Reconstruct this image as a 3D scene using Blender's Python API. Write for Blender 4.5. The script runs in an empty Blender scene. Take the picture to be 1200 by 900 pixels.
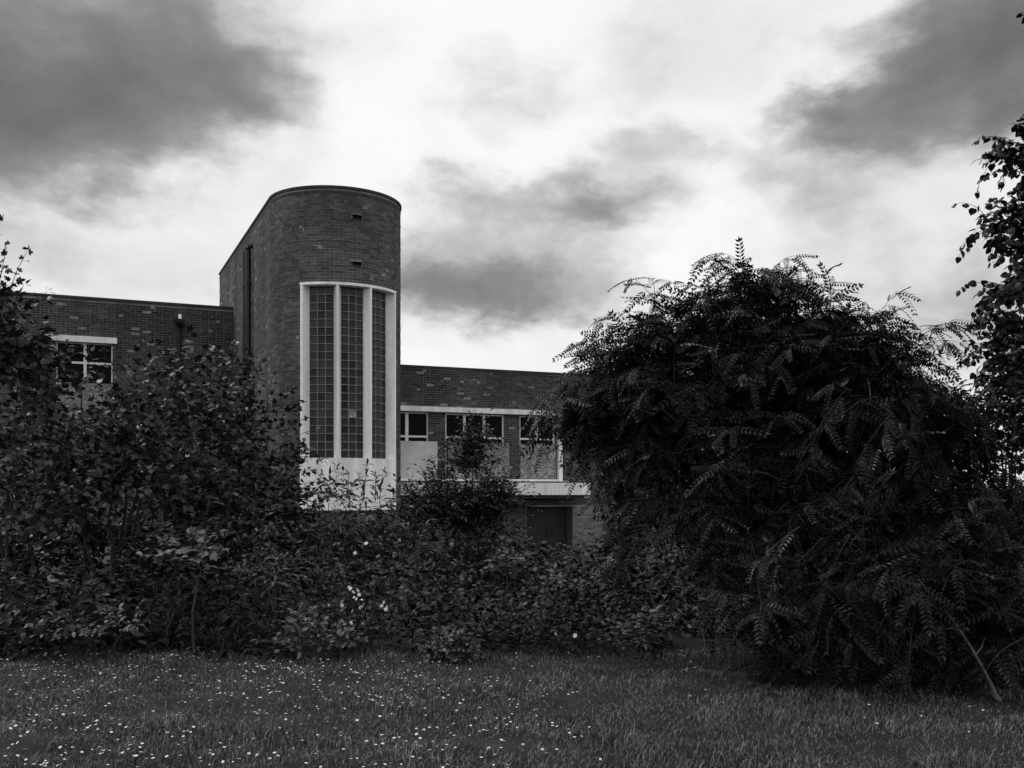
import bpy, math, random
import numpy as np
from mathutils import Matrix, Vector

SC = bpy.context.scene
COL = SC.collection
rad = math.radians

# ------------------------------------------------------------------ camera
F = 1176.0            # focal length in pixels of a 1200 px wide picture
HOR = 575.0           # picture row of the horizon
EYE = 1.6
cam_data = bpy.data.cameras.new('camera')
cam_data.sensor_width = 36.0
cam_data.lens = 36.0 * F / 1200.0
cam_data.shift_y = (HOR - 450.0) / 1200.0
cam_data.clip_end = 3000.0
cam = bpy.data.objects.new('camera', cam_data)
cam.location = (0, 0, EYE)
cam.rotation_euler = (rad(90), 0, 0)
COL.objects.link(cam)
SC.camera = cam


def at(px, py, Y):
    return np.array([(px - 600.0) / F * Y, Y, EYE + (HOR - py) / F * Y])


# ------------------------------------------------------------------ world, sun, exposure
SUN_EL, SUN_AZ = 48.0, 294.0      # azimuth clockwise from +Y: ahead of the camera, to the left
world = bpy.data.worlds.new('World')
SC.world = world
world.use_nodes = True
WN, WL = world.node_tree.nodes, world.node_tree.links
WN.clear()


def wn(kind, **kw):
    n = WN.new(kind)
    for k, v in kw.items():
        setattr(n, k, v)
    return n


def wmath(op, a, b=None, clamp=False):
    n = wn('ShaderNodeMath', operation=op, use_clamp=clamp)
    for i, x in enumerate((a, b)):
        if x is None:
            continue
        if isinstance(x, (int, float)):
            n.inputs[i].default_value = x
        else:
            WL.new(x, n.inputs[i])
    return n.outputs[0]


def wvec(op, a, b=None):
    n = wn('ShaderNodeVectorMath', operation=op)
    for i, x in enumerate((a, b)):
        if x is None:
            continue
        if isinstance(x, (tuple, list)):
            n.inputs[i].default_value = x
        else:
            WL.new(x, n.inputs[i])
    return n


def build_sky():
    out = wn('ShaderNodeOutputWorld')
    bg = wn('ShaderNodeBackground')
    bg.inputs['Strength'].default_value = 0.1
    WL.new(bg.outputs[0], out.inputs[0])
    sky = wn('ShaderNodeTexSky', sky_type='NISHITA')
    sky.sun_disc = False
    sky.sun_elevation = rad(SUN_EL)
    sky.sun_rotation = rad(SUN_AZ)
    bw = wn('ShaderNodeRGBToBW')
    WL.new(sky.outputs[0], bw.inputs[0])
    tc = wn('ShaderNodeTexCoord')
    d = tc.outputs['Generated']
    # flattened coordinate so that cloud stretches towards the horizon
    flat = wvec('MULTIPLY', d, (1.0, 1.0, 1.9)).outputs[0]

    def noise(vec, scale, detail, rough=0.55, dist=0.0, off=(0, 0, 0)):
        n = wn('ShaderNodeTexNoise')
        n.inputs['Scale'].default_value = scale
        n.inputs['Detail'].default_value = detail
        n.inputs['Roughness'].default_value = rough
        n.inputs['Distortion'].default_value = dist
        WL.new(wvec('ADD', vec, off).outputs[0], n.inputs['Vector'])
        return n
    w1 = noise(flat, 5.0, 7.0, 0.56)
    w2 = noise(flat, 17.0, 5.0, 0.58, off=(3, 1, 2))
    k1 = wvec('MULTIPLY', wvec('SUBTRACT', w1.outputs['Color'], (.5, .5, .5)).outputs[0], (.24, .24, .16)).outputs[0]
    k2 = wvec('MULTIPLY', wvec('SUBTRACT', w2.outputs['Color'], (.5, .5, .5)).outputs[0], (.05, .05, .035)).outputs[0]
    warped = wvec('ADD', wvec('ADD', d, k1).outputs[0], k2).outputs[0]
    # grey cloud banks, each at its own direction: px, py, half-width, half-height, depth of grey
    banks = [
        (0, 90, 250, 120, .85), (215, 40, 210, 90, .70), (60, 150, 150, 55, .25), (320, 85, 80, 50, .25), (-180, 160, 260, 150, .5),
        (110, 225, 120, 40, .20), (255, 180, 70, 30, .16),
        (625, 238, 165, 52, .64), (600, 328, 235, 52, .52), (560, 345, 110, 30, .3), (600, 90, 90, 70, .24),
        (720, 250, 70, 26, .16),
        (1130, 80, 170, 100, .75), (985, 105, 85, 48, .50), (1230, 20, 190, 110, .5), (960, 15, 120, 26, .2),
        (800, 155, 80, 34, .28), (1120, 330, 180, 70, .28), (980, 235, 280, 70, .22), (1050, 420, 220, 60, .30), (900, 180, 90, 40, .2), (100, 320, 200, 40, .12),
        (760, 30, 60, 40, .12),
    ]
    tot = None
    for px, py, rx, ry, s in banks:
        v = Vector(((px - 600) / F, 1, (HOR - py) / F))
        L = v.length
        v = v / L
        sub = wvec('SUBTRACT', warped, tuple(v)).outputs[0]
        sx, sz = F * L / rx, F * L / ry
        ln = wvec('LENGTH', wvec('MULTIPLY', sub, (sx, min(sx, sz), sz)).outputs[0]).outputs['Value']
        mr = wn('ShaderNodeMapRange', interpolation_type='SMOOTHSTEP')
        WL.new(ln, mr.inputs['Value'])
        mr.inputs['From Min'].default_value = 1.45
        mr.inputs['From Max'].default_value = 0.10
        mr.inputs['To Min'].default_value = 0
        mr.inputs['To Max'].default_value = s
        tot = mr.outputs[0] if tot is None else wmath('ADD', tot, mr.outputs[0])
    def ramp01(v, lo, hi, to=1.0):
        r = wn('ShaderNodeMapRange', interpolation_type='SMOOTHSTEP')
        WL.new(v, r.inputs['Value'])
        r.inputs['From Min'].default_value = lo
        r.inputs['From Max'].default_value = hi
        r.inputs['To Max'].default_value = to
        return r.outputs[0]
    puff = wvec('MULTIPLY', wvec('ADD', d, wvec('MULTIPLY', k1, (.45, .45, .45)).outputs[0]).outputs[0], (1, 1, 1.35)).outputs[0]
    f1 = noise(puff, 6.0, 11.0, 0.56, off=(7, 2, 5)).outputs['Fac']
    f2 = noise(puff, 3.3, 9.0, 0.55, off=(1, 9, 4)).outputs['Fac']
    torn = wmath('ADD', tot, wmath('MULTIPLY', wmath('SUBTRACT', f1, .5), 1.15))
    g1 = ramp01(torn, .10, .80)
    deep = wmath('MULTIPLY', wmath('MAXIMUM', wmath('SUBTRACT', torn, .55), 0.0), .95)
    veil = ramp01(wmath('ADD', f2, wmath('MULTIPLY', tot, .10)), .42, .68, .21)
    fine = wmath('MULTIPLY', wmath('SUBTRACT', f1, .5), .35)
    grey = wmath('ADD', wmath('ADD', wmath('MULTIPLY', g1, .95), deep), wmath('ADD', veil, wmath('MULTIPLY', fine, wmath('ADD', g1, .25))))
    light = wmath('MULTIPLY', wmath('EXPONENT', wmath('MULTIPLY', grey, -1.0)), .98)
    cloud = wmath('MULTIPLY', light, 10.0)
    mix = wn('ShaderNodeMix', data_type='FLOAT')
    mix.inputs['Factor'].default_value = .96
    WL.new(bw.outputs[0], mix.inputs[2])
    WL.new(cloud, mix.inputs[3])
    WL.new(mix.outputs[0], bg.inputs['Color'])


build_sky()
sun_data = bpy.data.lights.new('sun', 'SUN')
sun_data.energy = 1.5
sun_data.angle = rad(11)
sun_data.color = (1, 0.995, 0.985)
sun = bpy.data.objects.new('sun', sun_data)
az, el = rad(SUN_AZ), rad(SUN_EL)
sdir = Vector((math.sin(az) * math.cos(el), math.cos(az) * math.cos(el), math.sin(el)))
sun.rotation_euler = sdir.to_track_quat('Z', 'Y').to_euler()
sun.location = sdir * 60
COL.objects.link(sun)
SC.view_settings.view_transform = 'Standard'
SC.view_settings.look = 'None'
SC.view_settings.exposure = 0.0
SC.view_settings.gamma = 1.0
SC.view_settings.use_curve_mapping = False

# ------------------------------------------------------------------ materials
MATS = {}


def material(name, lo, hi, rough=.8, spec=.3, noise_scale=None, noise_amt=.35, pale=None, bump=None,
             island=True, stain=None, coords='Object'):
    """Grey procedural material: tone between lo and hi by piece, grain from noise."""
    m = bpy.data.materials.new(name)
    m.use_nodes = True
    N, L = m.node_tree.nodes, m.node_tree.links
    b = N['Principled BSDF']
    b.inputs['Roughness'].default_value = rough
    b.inputs['Specular IOR Level'].default_value = spec

    def mth(op, a, c):
        n = N.new('ShaderNodeMath')
        n.operation = op
        for i, x in enumerate((a, c)):
            if isinstance(x, (int, float)):
                n.inputs[i].default_value = x
            else:
                L.new(x, n.inputs[i])
        return n.outputs[0]
    if island:
        g = N.new('ShaderNodeNewGeometry')
        oi = N.new('ShaderNodeObjectInfo')
        r = mth('FRACT', mth('ADD', g.outputs['Random Per Island'], oi.outputs['Random']), 0.0)
    else:
        r = None
    ramp = N.new('ShaderNodeValToRGB')
    e = ramp.color_ramp.elements
    e[0].color = (lo, lo, lo, 1)
    e[1].color = (hi, hi, hi, 1)
    if pale:
        e[1].position = pale[0]
        x = ramp.color_ramp.elements.new(min(1, pale[0] + .03))
        x.color = (pale[1],) * 3 + (1,)
    if r is not None:
        L.new(r, ramp.inputs[0])
    else:
        ramp.inputs[0].default_value = .5
    tc = N.new('ShaderNodeTexCoord')
    col = ramp.outputs[0]

    def times(col, fac):
        mx = N.new('ShaderNodeMix')
        mx.data_type = 'RGBA'
        mx.blend_type = 'MULTIPLY'
        mx.inputs[0].default_value = 1
        L.new(col, mx.inputs[6])
        L.new(fac, mx.inputs[7])
        return mx.outputs[2]
    if noise_scale:
        n = N.new('ShaderNodeTexNoise')
        n.inputs['Scale'].default_value = noise_scale
        n.inputs['Detail'].default_value = 5
        L.new(tc.outputs[coords], n.inputs['Vector'])
        mr = N.new('ShaderNodeMapRange')
        mr.inputs['From Min'].default_value = .25
        mr.inputs['From Max'].default_value = .75
        mr.inputs['To Min'].default_value = 1 - noise_amt
        mr.inputs['To Max'].default_value = 1 + noise_amt
        L.new(n.outputs['Fac'], mr.inputs['Value'])
        col = times(col, mr.outputs[0])
    if stain:
        n = N.new('ShaderNodeTexNoise')
        n.inputs['Scale'].default_value = stain[0]
        n.inputs['Detail'].default_value = 4
        mp = N.new('ShaderNodeMapping')
        mp.inputs['Scale'].default_value = stain[2] if len(stain) > 2 else (1, 1, .35)
        L.new(tc.outputs[coords], mp.inputs['Vector'])
        L.new(mp.outputs[0], n.inputs['Vector'])
        mr = N.new('ShaderNodeMapRange')
        mr.inputs['From Min'].default_value = .35
        mr.inputs['From Max'].default_value = .68
        mr.inputs['To Min'].default_value = 1 - stain[1]
        mr.inputs['To Max'].default_value = 1 + stain[1]
        L.new(n.outputs['Fac'], mr.inputs['Value'])
        col = times(col, mr.outputs[0])
    L.new(col, b.inputs['Base Color'])
    if bump:
        n = N.new('ShaderNodeTexNoise')
        n.inputs['Scale'].default_value = bump[0]
        n.inputs['Detail'].default_value = 6
        L.new(tc.outputs[coords], n.inputs['Vector'])
        bp = N.new('ShaderNodeBump')
        bp.inputs['Strength'].default_value = bump[1]
        bp.inputs['Distance'].default_value = bump[2] if len(bump) > 2 else .01
        L.new(n.outputs['Fac'], bp.inputs['Height'])
        L.new(bp.outputs[0], b.inputs['Normal'])
    MATS[name] = m
    return m


M_BRICK = material('brick', .058, .115, .9, .15, 14, .35, pale=(.97, .15), bump=(60, .5, .004), stain=(.8, .3))
M_BRICK_WING = material('wing_brick', .040, .080, .9, .15, 14, .35, pale=(.975, .12), bump=(60, .5, .004), stain=(.7, .35))
M_BRICK_PALE = material('pale_brick', .13, .26, .9, .15, 14, .35, bump=(60, .5, .004), stain=(.8, .3))  # paler brick tone for the pier right of the door
M_MORTAR = material('mortar', .23, .23, .95, .1, 9, .3, island=False, stain=(.8, .35))
M_WHITE = material('white_paint', .86, .86, .55, .3, 6, .05, island=False, stain=(3.6, .20, (1, 1, .10)))
M_FRAME = material('frame_paint', .80, .80, .5, .3, 9, .08, island=False)
M_GLASSBLOCK = material('glass_block', .004, .034, .2, .24, 3, .2)
M_JOINT = material('block_joint', .22, .22, .9, .1, 12, .3, island=False)
M_PANE = material('dark_pane', .003, .005, .08, .04, island=False)
M_BOARD_PALE = material('pale_plywood', .60, .60, .75, .2, 5, .12, island=False, stain=(1.8, .12))
M_OSB = material('chipboard', .24, .24, .85, .2, 22, .95, island=False, stain=(2.5, .25, (1, 1, 1)))
M_DARKMETAL = material('dark_metal', .012, .012, .5, .4, 8, .3, island=False)
M_COPING = material('coping', .05, .05, .9, .15, 5, .4, island=False)
M_DOOR = material('dark_door', .022, .022, .6, .3, 4, .3, island=False)
M_BARK = material('bark', .05, .05, .9, .1, 30, .4, island=False, bump=(40, .6, .01))
M_TWIG = material('twig', .022, .045, .8, .2)
M_DEADWOOD = material('bare_wood', .13, .13, .8, .2, 20, .3, island=False)
M_EARTH = material('earth', .028, .028, .95, .05, 2.5, .5, island=False, bump=(9, .6, .03))
M_GRASS = material('grass', .030, .185, .6, .25, 1.6, .6)
M_PETAL = material('petal', .55, .78, .7, .2)
M_STEM = material('stem', .04, .07, .7, .2)


def leaf_mat(name, lo, hi, rough=.42, spec=.45):
    m = material(name, lo, hi, rough, spec, pale=(.90, hi * 1.7))
    return m


M_PINNATE = leaf_mat('pinnate_leaf', .006, .020, .38, .16)
M_MAPLE = leaf_mat('maple_leaf', .010, .056, .40, .2)
M_LANCE = leaf_mat('lance_leaf', .016, .05, .42, .3)
M_OVAL = leaf_mat('oval_leaf', .006, .030, .40, .2)
M_ROUND = leaf_mat('round_leaf', .012, .036, .5, .2)
M_PALELEAF = leaf_mat('pale_leaf', .04, .11, .5, .25)  # paler tone; on the sprigs it stands in for lit leaves
M_UNDER = leaf_mat('undergrowth_leaf', .005, .026, .42, .16)

# ------------------------------------------------------------------ object helpers


def link(name, data, mat=None, parent=None, **props):
    o = bpy.data.objects.new(name, data)
    COL.objects.link(o)
    if parent is not None:
        o.parent = parent
    if mat is not None and data is not None and not data.materials:
        data.materials.append(mat)
    for k, v in props.items():
        o[k] = v
    return o


def thing(name, loc, label, cat, rz=0.0, group=None):
    o = link(name, None)
    o.empty_display_size = .2
    o.location = loc
    o.rotation_euler = (0, 0, rz)
    o['label'] = label
    o['category'] = cat
    if group:
        o['group'] = group
    return o


def np_mesh(name, verts, faces_list):
    """faces_list: list of int arrays (n,3) or (n,4)."""
    me = bpy.data.meshes.new(name)
    verts = np.asarray(verts, dtype=np.float32)
    faces_list = [np.asarray(f, dtype=np.int32) for f in faces_list if len(f)]
    loops = np.concatenate([f.ravel() for f in faces_list])
    tot = np.concatenate([np.full(len(f), f.shape[1], dtype=np.int32) for f in faces_list])
    start = np.concatenate([[0], np.cumsum(tot)[:-1]]).astype(np.int32)
    me.vertices.add(len(verts))
    me.vertices.foreach_set('co', verts.ravel())
    me.loops.add(len(loops))
    me.loops.foreach_set('vertex_index', loops)
    me.polygons.add(len(tot))
    me.polygons.foreach_set('loop_start', start)
    me.update(calc_edges=True)
    me.shade_flat()
    return me


class MB:
    """collects quads/tris of boxes, prisms and tubes for one mesh"""

    def __init__(self):
        self.v, self.f3, self.f4 = [], [], []

    def add(self, verts, quads=(), tris=()):
        k = len(self.v)
        self.v.extend([tuple(map(float, p)) for p in verts])
        self.f4.extend([[i + k for i in q] for q in quads])
        self.f3.extend([[i + k for i in t] for t in tris])

    def box(self, x0, x1, y0, y1, z0, z1):
        v = [(x0, y0, z0), (x1, y0, z0), (x1, y1, z0), (x0, y1, z0), (x0, y0, z1), (x1, y0, z1), (x1, y1, z1), (x0, y1, z1)]
        self.add(v, [(0, 3, 2, 1), (4, 5, 6, 7), (0, 1, 5, 4), (1, 2, 6, 5), (2, 3, 7, 6), (3, 0, 4, 7)])

    def loft(self, rings, cap=True):
        k = len(rings[0])
        v = [p for r in rings for p in r]
        q = []
        for i in range(len(rings) - 1):
            for j in range(k):
                q.append((i * k + j, i * k + (j + 1) % k, (i + 1) * k + (j + 1) % k, (i + 1) * k + j))
        t = []
        if cap:
            for j in range(1, k - 1):
                t.append((0, j + 1, j))
                o = (len(rings) - 1) * k
                t.append((o, o + j, o + j + 1))
        self.add(v, q, t)

    def tube(self, pts, radii, n=6):
        pts = [np.asarray(p, float) for p in pts]
        rings = []
        for i, p in enumerate(pts):
            d = pts[min(i + 1, len(pts) - 1)] - pts[max(i - 1, 0)]
            d = d / (np.linalg.norm(d) + 1e-9)
            a = np.cross(d, (0.31, 0.17, 0.93) if abs(d[2]) < .9 else (1, 0.1, 0))
            a /= np.linalg.norm(a)
            b = np.cross(d, a)
            r = radii[i] if hasattr(radii, '__len__') else radii
            rings.append([p + r * (math.cos(t) * a + math.sin(t) * b) for t in np.arange(n) * 2 * math.pi / n])
        self.loft(rings)

    def arcslab(self, r0, r1, a0, a1, z0, z1, n=24):
        rings = []
        for a in np.linspace(a0, a1, n + 1):
            s, c = math.sin(a), -math.cos(a)
            rings.append([(r0 * s, r0 * c, z0), (r1 * s, r1 * c, z0), (r1 * s, r1 * c, z1), (r0 * s, r0 * c, z1)])
        self.loft(rings)

    def build(self, name, mat, parent=None, **props):
        fl = []
        if self.f4:
            fl.append(np.array(self.f4))
        if self.f3:
            fl.append(np.array(self.f3))
        return link(name, np_mesh(name, np.array(self.v), fl), mat, parent, **props)


# ------------------------------------------------------------------ ground
rng0 = np.random.default_rng(5)


def ground_z(x, y):
    t = np.clip((np.asarray(y, float) - 10.6) / 8.0, 0, 1)
    return -0.9 * t * t * (3 - 2 * t)


def make_ground():
    xs = np.concatenate([[-1500, -500, -150, -60, -30], np.linspace(-16, 16, 65), [30, 60, 150, 500, 1500]])
    ys = np.concatenate([[-1500, -300, -60, -20], np.linspace(-4, 28, 81), [40, 70, 150, 500, 1500]])
    X, Y = np.meshgrid(xs, ys)
    bump = .018 * np.sin(X * 2.1 + 1.3 * np.sin(Y * 1.7)) * np.sin(Y * 2.7 + .6)
    Z = ground_z(X, Y) + bump * (np.abs(X) < 17) * (Y < 28)
    v = np.stack([X.ravel(), Y.ravel(), Z.ravel()], 1)
    nx = len(xs)
    i, j = np.meshgrid(np.arange(len(ys) - 1), np.arange(nx - 1), indexing='ij')
    a = (i * nx + j).ravel()
    q = np.stack([a, a + 1, a + nx + 1, a + nx], 1)
    link('ground', np_mesh('ground', v, [q]), M_EARTH, kind='structure', label='dark rough ground under the lawn and thicket')


make_ground()

# ------------------------------------------------------------------ the building
CX, CY, ZB = -4.59, 26.1, -0.9
UX, UY = 0.9168, 0.3993
R = 1.68
TOP = 9.03
bld = thing('brick_building', (CX, CY, ZB),
            'derelict brick building with a tall round-fronted stair tower and boarded windows behind the thicket',
            'building', rz=math.atan2(UY, UX))


def fu(px, v):
    """distance along the facade of the picture column px on the plane at depth v"""
    a = (px - 600) / F
    Y = (v + UY * -CX * -1 * 1.0 + 0.0) if False else (v - UY * CX + UX * CY) / (UX - UY * a)
    X = a * Y
    return UX * (X - CX) + UY * (Y - CY)


def fz(px, py, v):
    a = (px - 600) / F
    Y = (v - UY * CX + UX * CY) / (UX - UY * a)
    return EYE + (HOR - py) / F * Y - ZB          # local height


BH, BJ = .065, .010            # brick height, joint
COURSE = BH + BJ
FULL, HEAD = .215, .1025


def lay_bricks(path, s0, s1, z0, z1, openings, seed, keep=None, rec=.004):
    """returns box arrays: centre s, width, z, depth jitter; keep(s,z,w) -> True for single bricks"""
    rng = np.random.default_rng(seed)
    many, single = [], []
    nc = int((z1 - z0) / COURSE)
    for c in range(nc):
        za = z0 + c * COURSE
        zb = za + BH
        header = (c % 4 == 3)
        w = HEAD if header else FULL
        s = s0 - (0 if header else (c % 2) * .1125) - rng.random() * .02
        while s < s1:
            a, b = max(s, s0), min(s + w, s1)
            s += w + BJ
            if b - a < .03:
                continue
            segs = [(a, b)]
            for (oa, ob, oza, ozb) in openings:
                if zb > oza + .012 and za < ozb - .012:
                    new = []
                    for (p, q) in segs:
                        if q <= oa or p >= ob:
                            new.append((p, q))
                        else:
                            if oa - p > .03:
                                new.append((p, oa))
                            if q - ob > .03:
                                new.append((ob, q))
                    segs = new
            for (p, q) in segs:
                item = ((p + q) / 2, q - p, (za + zb) / 2, rng.normal(0, .0022))
                if keep and abs((q - p) - w) < 1e-6 and keep(item):
                    single.append(item)
                else:
                    many.append(item)
    return many, single


def bricks_mesh(name, path, items, mat, parent, rec=.004):
    n = len(items)
    V = np.zeros((n, 8, 3))
    for i, (s, w, z, j) in enumerate(items):
        p, t, o = path(s)
        for k, (sx, so, sz) in enumerate([(-1, 0, -1), (1, 0, -1), (1, 0, 1), (-1, 0, 1), (-1, 1, -1), (1, 1, -1), (1, 1, 1), (-1, 1, 1)]):
            dep = j if so else -rec - .004
            V[i, k, 0] = p[0] + t[0] * sx * w / 2 + o[0] * dep
            V[i, k, 1] = p[1] + t[1] * sx * w / 2 + o[1] * dep
            V[i, k, 2] = z + sz * BH / 2
    base = np.array([(4, 5, 6, 7), (0, 1, 5, 4), (1, 2, 6, 5), (2, 3, 7, 6), (3, 0, 4, 7)])
    q = (np.arange(n)[:, None, None] * 8 + base[None]).reshape(-1, 4)
    return link(name, np_mesh(name, V.reshape(-1, 3), [q]), mat, parent, kind='stuff')


def backing(mb, path, breaks, zs, openings, rec=.004, flip=False):
    """mortar sheet behind the bricks with the openings left out"""
    ss = sorted(set([round(b, 4) for b in breaks] + [round(x, 4) for o in openings for x in o[:2]]))
    ss = [s for s in ss if breaks[0] - 1e-6 <= s <= breaks[-1] + 1e-6]
    zz = sorted(set([round(z, 4) for z in zs] + [round(x, 4) for o in openings for x in o[2:4]]))
    zz = [z for z in zz if zs[0] - 1e-6 <= z <= zs[-1] + 1e-6]
    for i in range(len(ss) - 1):
        for k in range(len(zz) - 1):
            cs, cz = (ss[i] + ss[i + 1]) / 2, (zz[k] + zz[k + 1]) / 2
            if any(o[0] < cs < o[1] and o[2] < cz < o[3] for o in openings):
                continue
            P = []
            for s, z in ((ss[i], zz[k]), (ss[i + 1], zz[k]), (ss[i + 1], zz[k + 1]), (ss[i], zz[k + 1])):
                p, t, o = path(s)
                P.append((p[0] - o[0] * rec, p[1] - o[1] * rec, z))
            mb.add(P, [(0, 1, 2, 3)])


# ---- tower
LS = 9.7
ARC = math.pi * R
RS = 4.0
WA = [rad(-42.2), rad(-11.8), rad(17.0), rad(48.2)]     # radial fins of the stair window
Z_AP0, Z_AP1, Z_HD0, Z_HD1 = 1.12 - ZB, 2.40 - ZB, 6.62 - ZB, 6.685 - ZB


def tower_path(s):
    if s < LS:
        return (-R, LS - s), (0, -1), (-1, 0)
    if s < LS + ARC:
        a = (s - LS) / R
        return (-R * math.cos(a), -R * math.sin(a)), (math.sin(a), -math.cos(a)), (-math.cos(a), -math.sin(a))
    return (R, s - LS - ARC), (0, 1), (1, 0)


def s_of(th):
    return LS + R * (math.pi / 2 + th)


edge = rad(1.6)
win_open = (s_of(WA[0] - edge), s_of(WA[3] + edge), Z_AP0, Z_HD1)
holes = [(s_of(rad(-1.0)) , s_of(rad(9.5)), fz(413, 257, -R), fz(413, 251, -R)),
         (s_of(rad(-1.0)), s_of(rad(9.0)), fz(413, 311, -R), fz(413, 306, -R))]
TOPL = TOP - ZB
tower = MB()
brk = list(np.linspace(0, LS, 4)) + [s_of(t) for t in np.linspace(-math.pi / 2, math.pi / 2, 41)] + list(np.linspace(LS + ARC, LS + ARC + RS, 3))
backing(tower, tower_path, brk, [0, TOPL - .06], [win_open] + holes)
# back of the tower, its roof, and the dark inside of the missing bricks
top_ring = [tower_path(s)[0] for s in brk[3:-2]]
tower.add([(-R + .01, LS, 0), (R - .01, LS, 0), (R - .01, LS, TOPL - .06), (-R + .01, LS, TOPL - .06)], [(1, 0, 3, 2)])
tower.add([(R - .01, RS, 0), (R - .01, LS, 0), (R - .01, LS, TOPL - .06), (R - .01, RS, TOPL - .06)], [(0, 1, 2, 3)])
k0 = [(x * .98, y * .98, TOPL - .1) for x, y in top_ring] + [(R * .98, LS, TOPL - .1), (-R * .98, LS, TOPL - .1)]
tower.add(k0 + [(0, LS / 2, TOPL - .1)], [], [(i, (i + 1) % len(k0), len(k0)) for i in range(len(k0))])
tower_o = tower.build('tower_wall', M_MORTAR, bld)
for (a, b, za, zb) in holes:
    hm = MB()
    pa, pb = tower_path(a)[0], tower_path(b)[0]
    q = .93
    hm.add([(pa[0] * q, pa[1] * q, za), (pb[0] * q, pb[1] * q, za), (pb[0] * q, pb[1] * q, zb), (pa[0] * q, pa[1] * q, zb),
            (pa[0], pa[1], za), (pb[0], pb[1], za), (pb[0], pb[1], zb), (pa[0], pa[1], zb)],
           [(0, 1, 2, 3), (0, 4, 5, 1), (1, 5, 6, 2), (3, 2, 6, 7), (0, 3, 7, 4)])
    hm.build('brick_hole', M_DOOR, tower_o)
for (a, b, za, zb) in holes:
    for s in (a + .02, b - .025):
        p, t, o = tower_path(s)
        b_ = MB()
        b_.tube([(p[0] - .05 * o[0], p[1] - .05 * o[1], za + .01), (p[0] + .035 * o[0], p[1] + .035 * o[1], za + .012), (p[0] + .04 * o[0], p[1] + .04 * o[1], zb + .01)], .009, 5)
        b_.build('iron_bracket', M_OSB, tower_o)

cnt = [0]


def keep_tower(it):
    s, w, z, j = it
    th = (s - LS) / R - math.pi / 2
    ok = rad(-58) < th < rad(40) and Z_HD1 + .02 < z < Z_HD1 + 1.25 and cnt[0] < 300
    if ok:
        cnt[0] += 1
    return ok


many, single = lay_bricks(tower_path, 0, LS + ARC + .6, .3, TOPL - .07, [win_open] + holes, 3, keep_tower)
bricks_mesh('brickwork', tower_path, many, M_BRICK, tower_o)


def one_brick(w):
    mb = MB()
    b = .004
    y0, y1 = -.0, .013
    rings = [[(-w / 2, y1, -BH / 2), (w / 2, y1, -BH / 2), (w / 2, y1, BH / 2), (-w / 2, y1, BH / 2)],
             [(-w / 2, b, -BH / 2), (w / 2, b, -BH / 2), (w / 2, b, BH / 2), (-w / 2, b, BH / 2)],
             [(-w / 2 + b, 0, -BH / 2 + b), (w / 2 - b, 0, -BH / 2 + b), (w / 2 - b, 0, BH / 2 - b), (-w / 2 + b, 0, BH / 2 - b)]]
    mb.loft([r[::-1] for r in rings])
    me = np_mesh('brick', np.array(mb.v), [np.array(mb.f4), np.array(mb.f3)])
    me.materials.append(M_BRICK)
    return me


ME_FULL, ME_HEAD = one_brick(FULL), one_brick(HEAD)
for (s, w, z, j) in single:
    p, t, o = tower_path(s)
    b = link('brick', ME_FULL if w > .15 else ME_HEAD, None, tower_o)
    b.location = (p[0] + o[0] * j, p[1] + o[1] * j, z)
    b.rotation_euler = (0, 0, math.atan2(t[1], t[0]))

# coping round the tower top
cop = MB()
rings = []
for s in brk[:1] + brk[3:-2] + brk[-1:]:
    p, t, o = tower_path(s)
    rings.append([(p[0] + o[0] * d, p[1] + o[1] * d, z) for d, z in ((-.2, TOPL - .06), (.03, TOPL - .06), (.03, TOPL), (-.2, TOPL))])
cop.loft(rings)
cop.build('coping', M_COPING, bld)
cop = MB()
rings = []
for s in brk[:1] + brk[3:-2] + brk[-1:]:
    p, t, o = tower_path(s)
    rings.append([(p[0] + o[0] * d, p[1] + o[1] * d, z) for d, z in ((-.1, TOPL - .19), (.006, TOPL - .19), (.006, TOPL - .12), (-.1, TOPL - .12))])
cop.loft(rings)
cop.build('string_course', M_COPING, bld)
# brick plinth ledge under the stair window
pl = MB()
pl.arcslab(R - .2, R + .06, rad(-88), rad(75), Z_AP0 - .045, Z_AP0 - .002, 30)
pl.build('plinth_ledge', M_COPING, bld)

# ---- stair window
RG = 1.47
sw = MB()
sw.arcslab(RG - .02, R + .03, WA[0] - edge, WA[3] + edge, Z_HD0, Z_HD1, 28)
stair = sw.build('stair_window', M_WHITE, bld)
for a0, a1 in ((WA[0] - edge, WA[1] + rad(.8)), (WA[1] + rad(1.05), WA[3] + edge)):
    m = MB()
    m.arcslab(RG - .02, R + .022, a0, a1, Z_AP0, Z_AP1, 18)
    m.build('apron_panel', M_WHITE, stair)
for i, a in enumerate(WA):
    ct, st = math.cos(a), math.sin(a)
    er, et = np.array([st, -ct]), np.array([ct, st])
    ro, ri = R + .025, RG
    hb, ht = .085, .026
    if i == 0:
        sec = [(ro, -ht * 1.4), (ro, ht), (ri, hb), (ri, -.05)]
    elif i == 3:
        sec = [(ro, -ht), (ro, ht * 1.4), (ri, .05), (ri, -hb)]
    else:
        sec = [(ro, -ht), (ro, ht), (ri, hb), (ri, -hb)]
    m = MB()
    m.loft([[tuple(er * r_ + et * w_) + (z,) for r_, w_ in sec] for z in (Z_AP1 + .001, Z_HD0 - .001)])
    m.build('mullion', M_WHITE, stair)
# glass blocks
NR = 21
bh = (Z_HD0 - Z_AP1) / NR
dead_angle = .085 / RG


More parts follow.
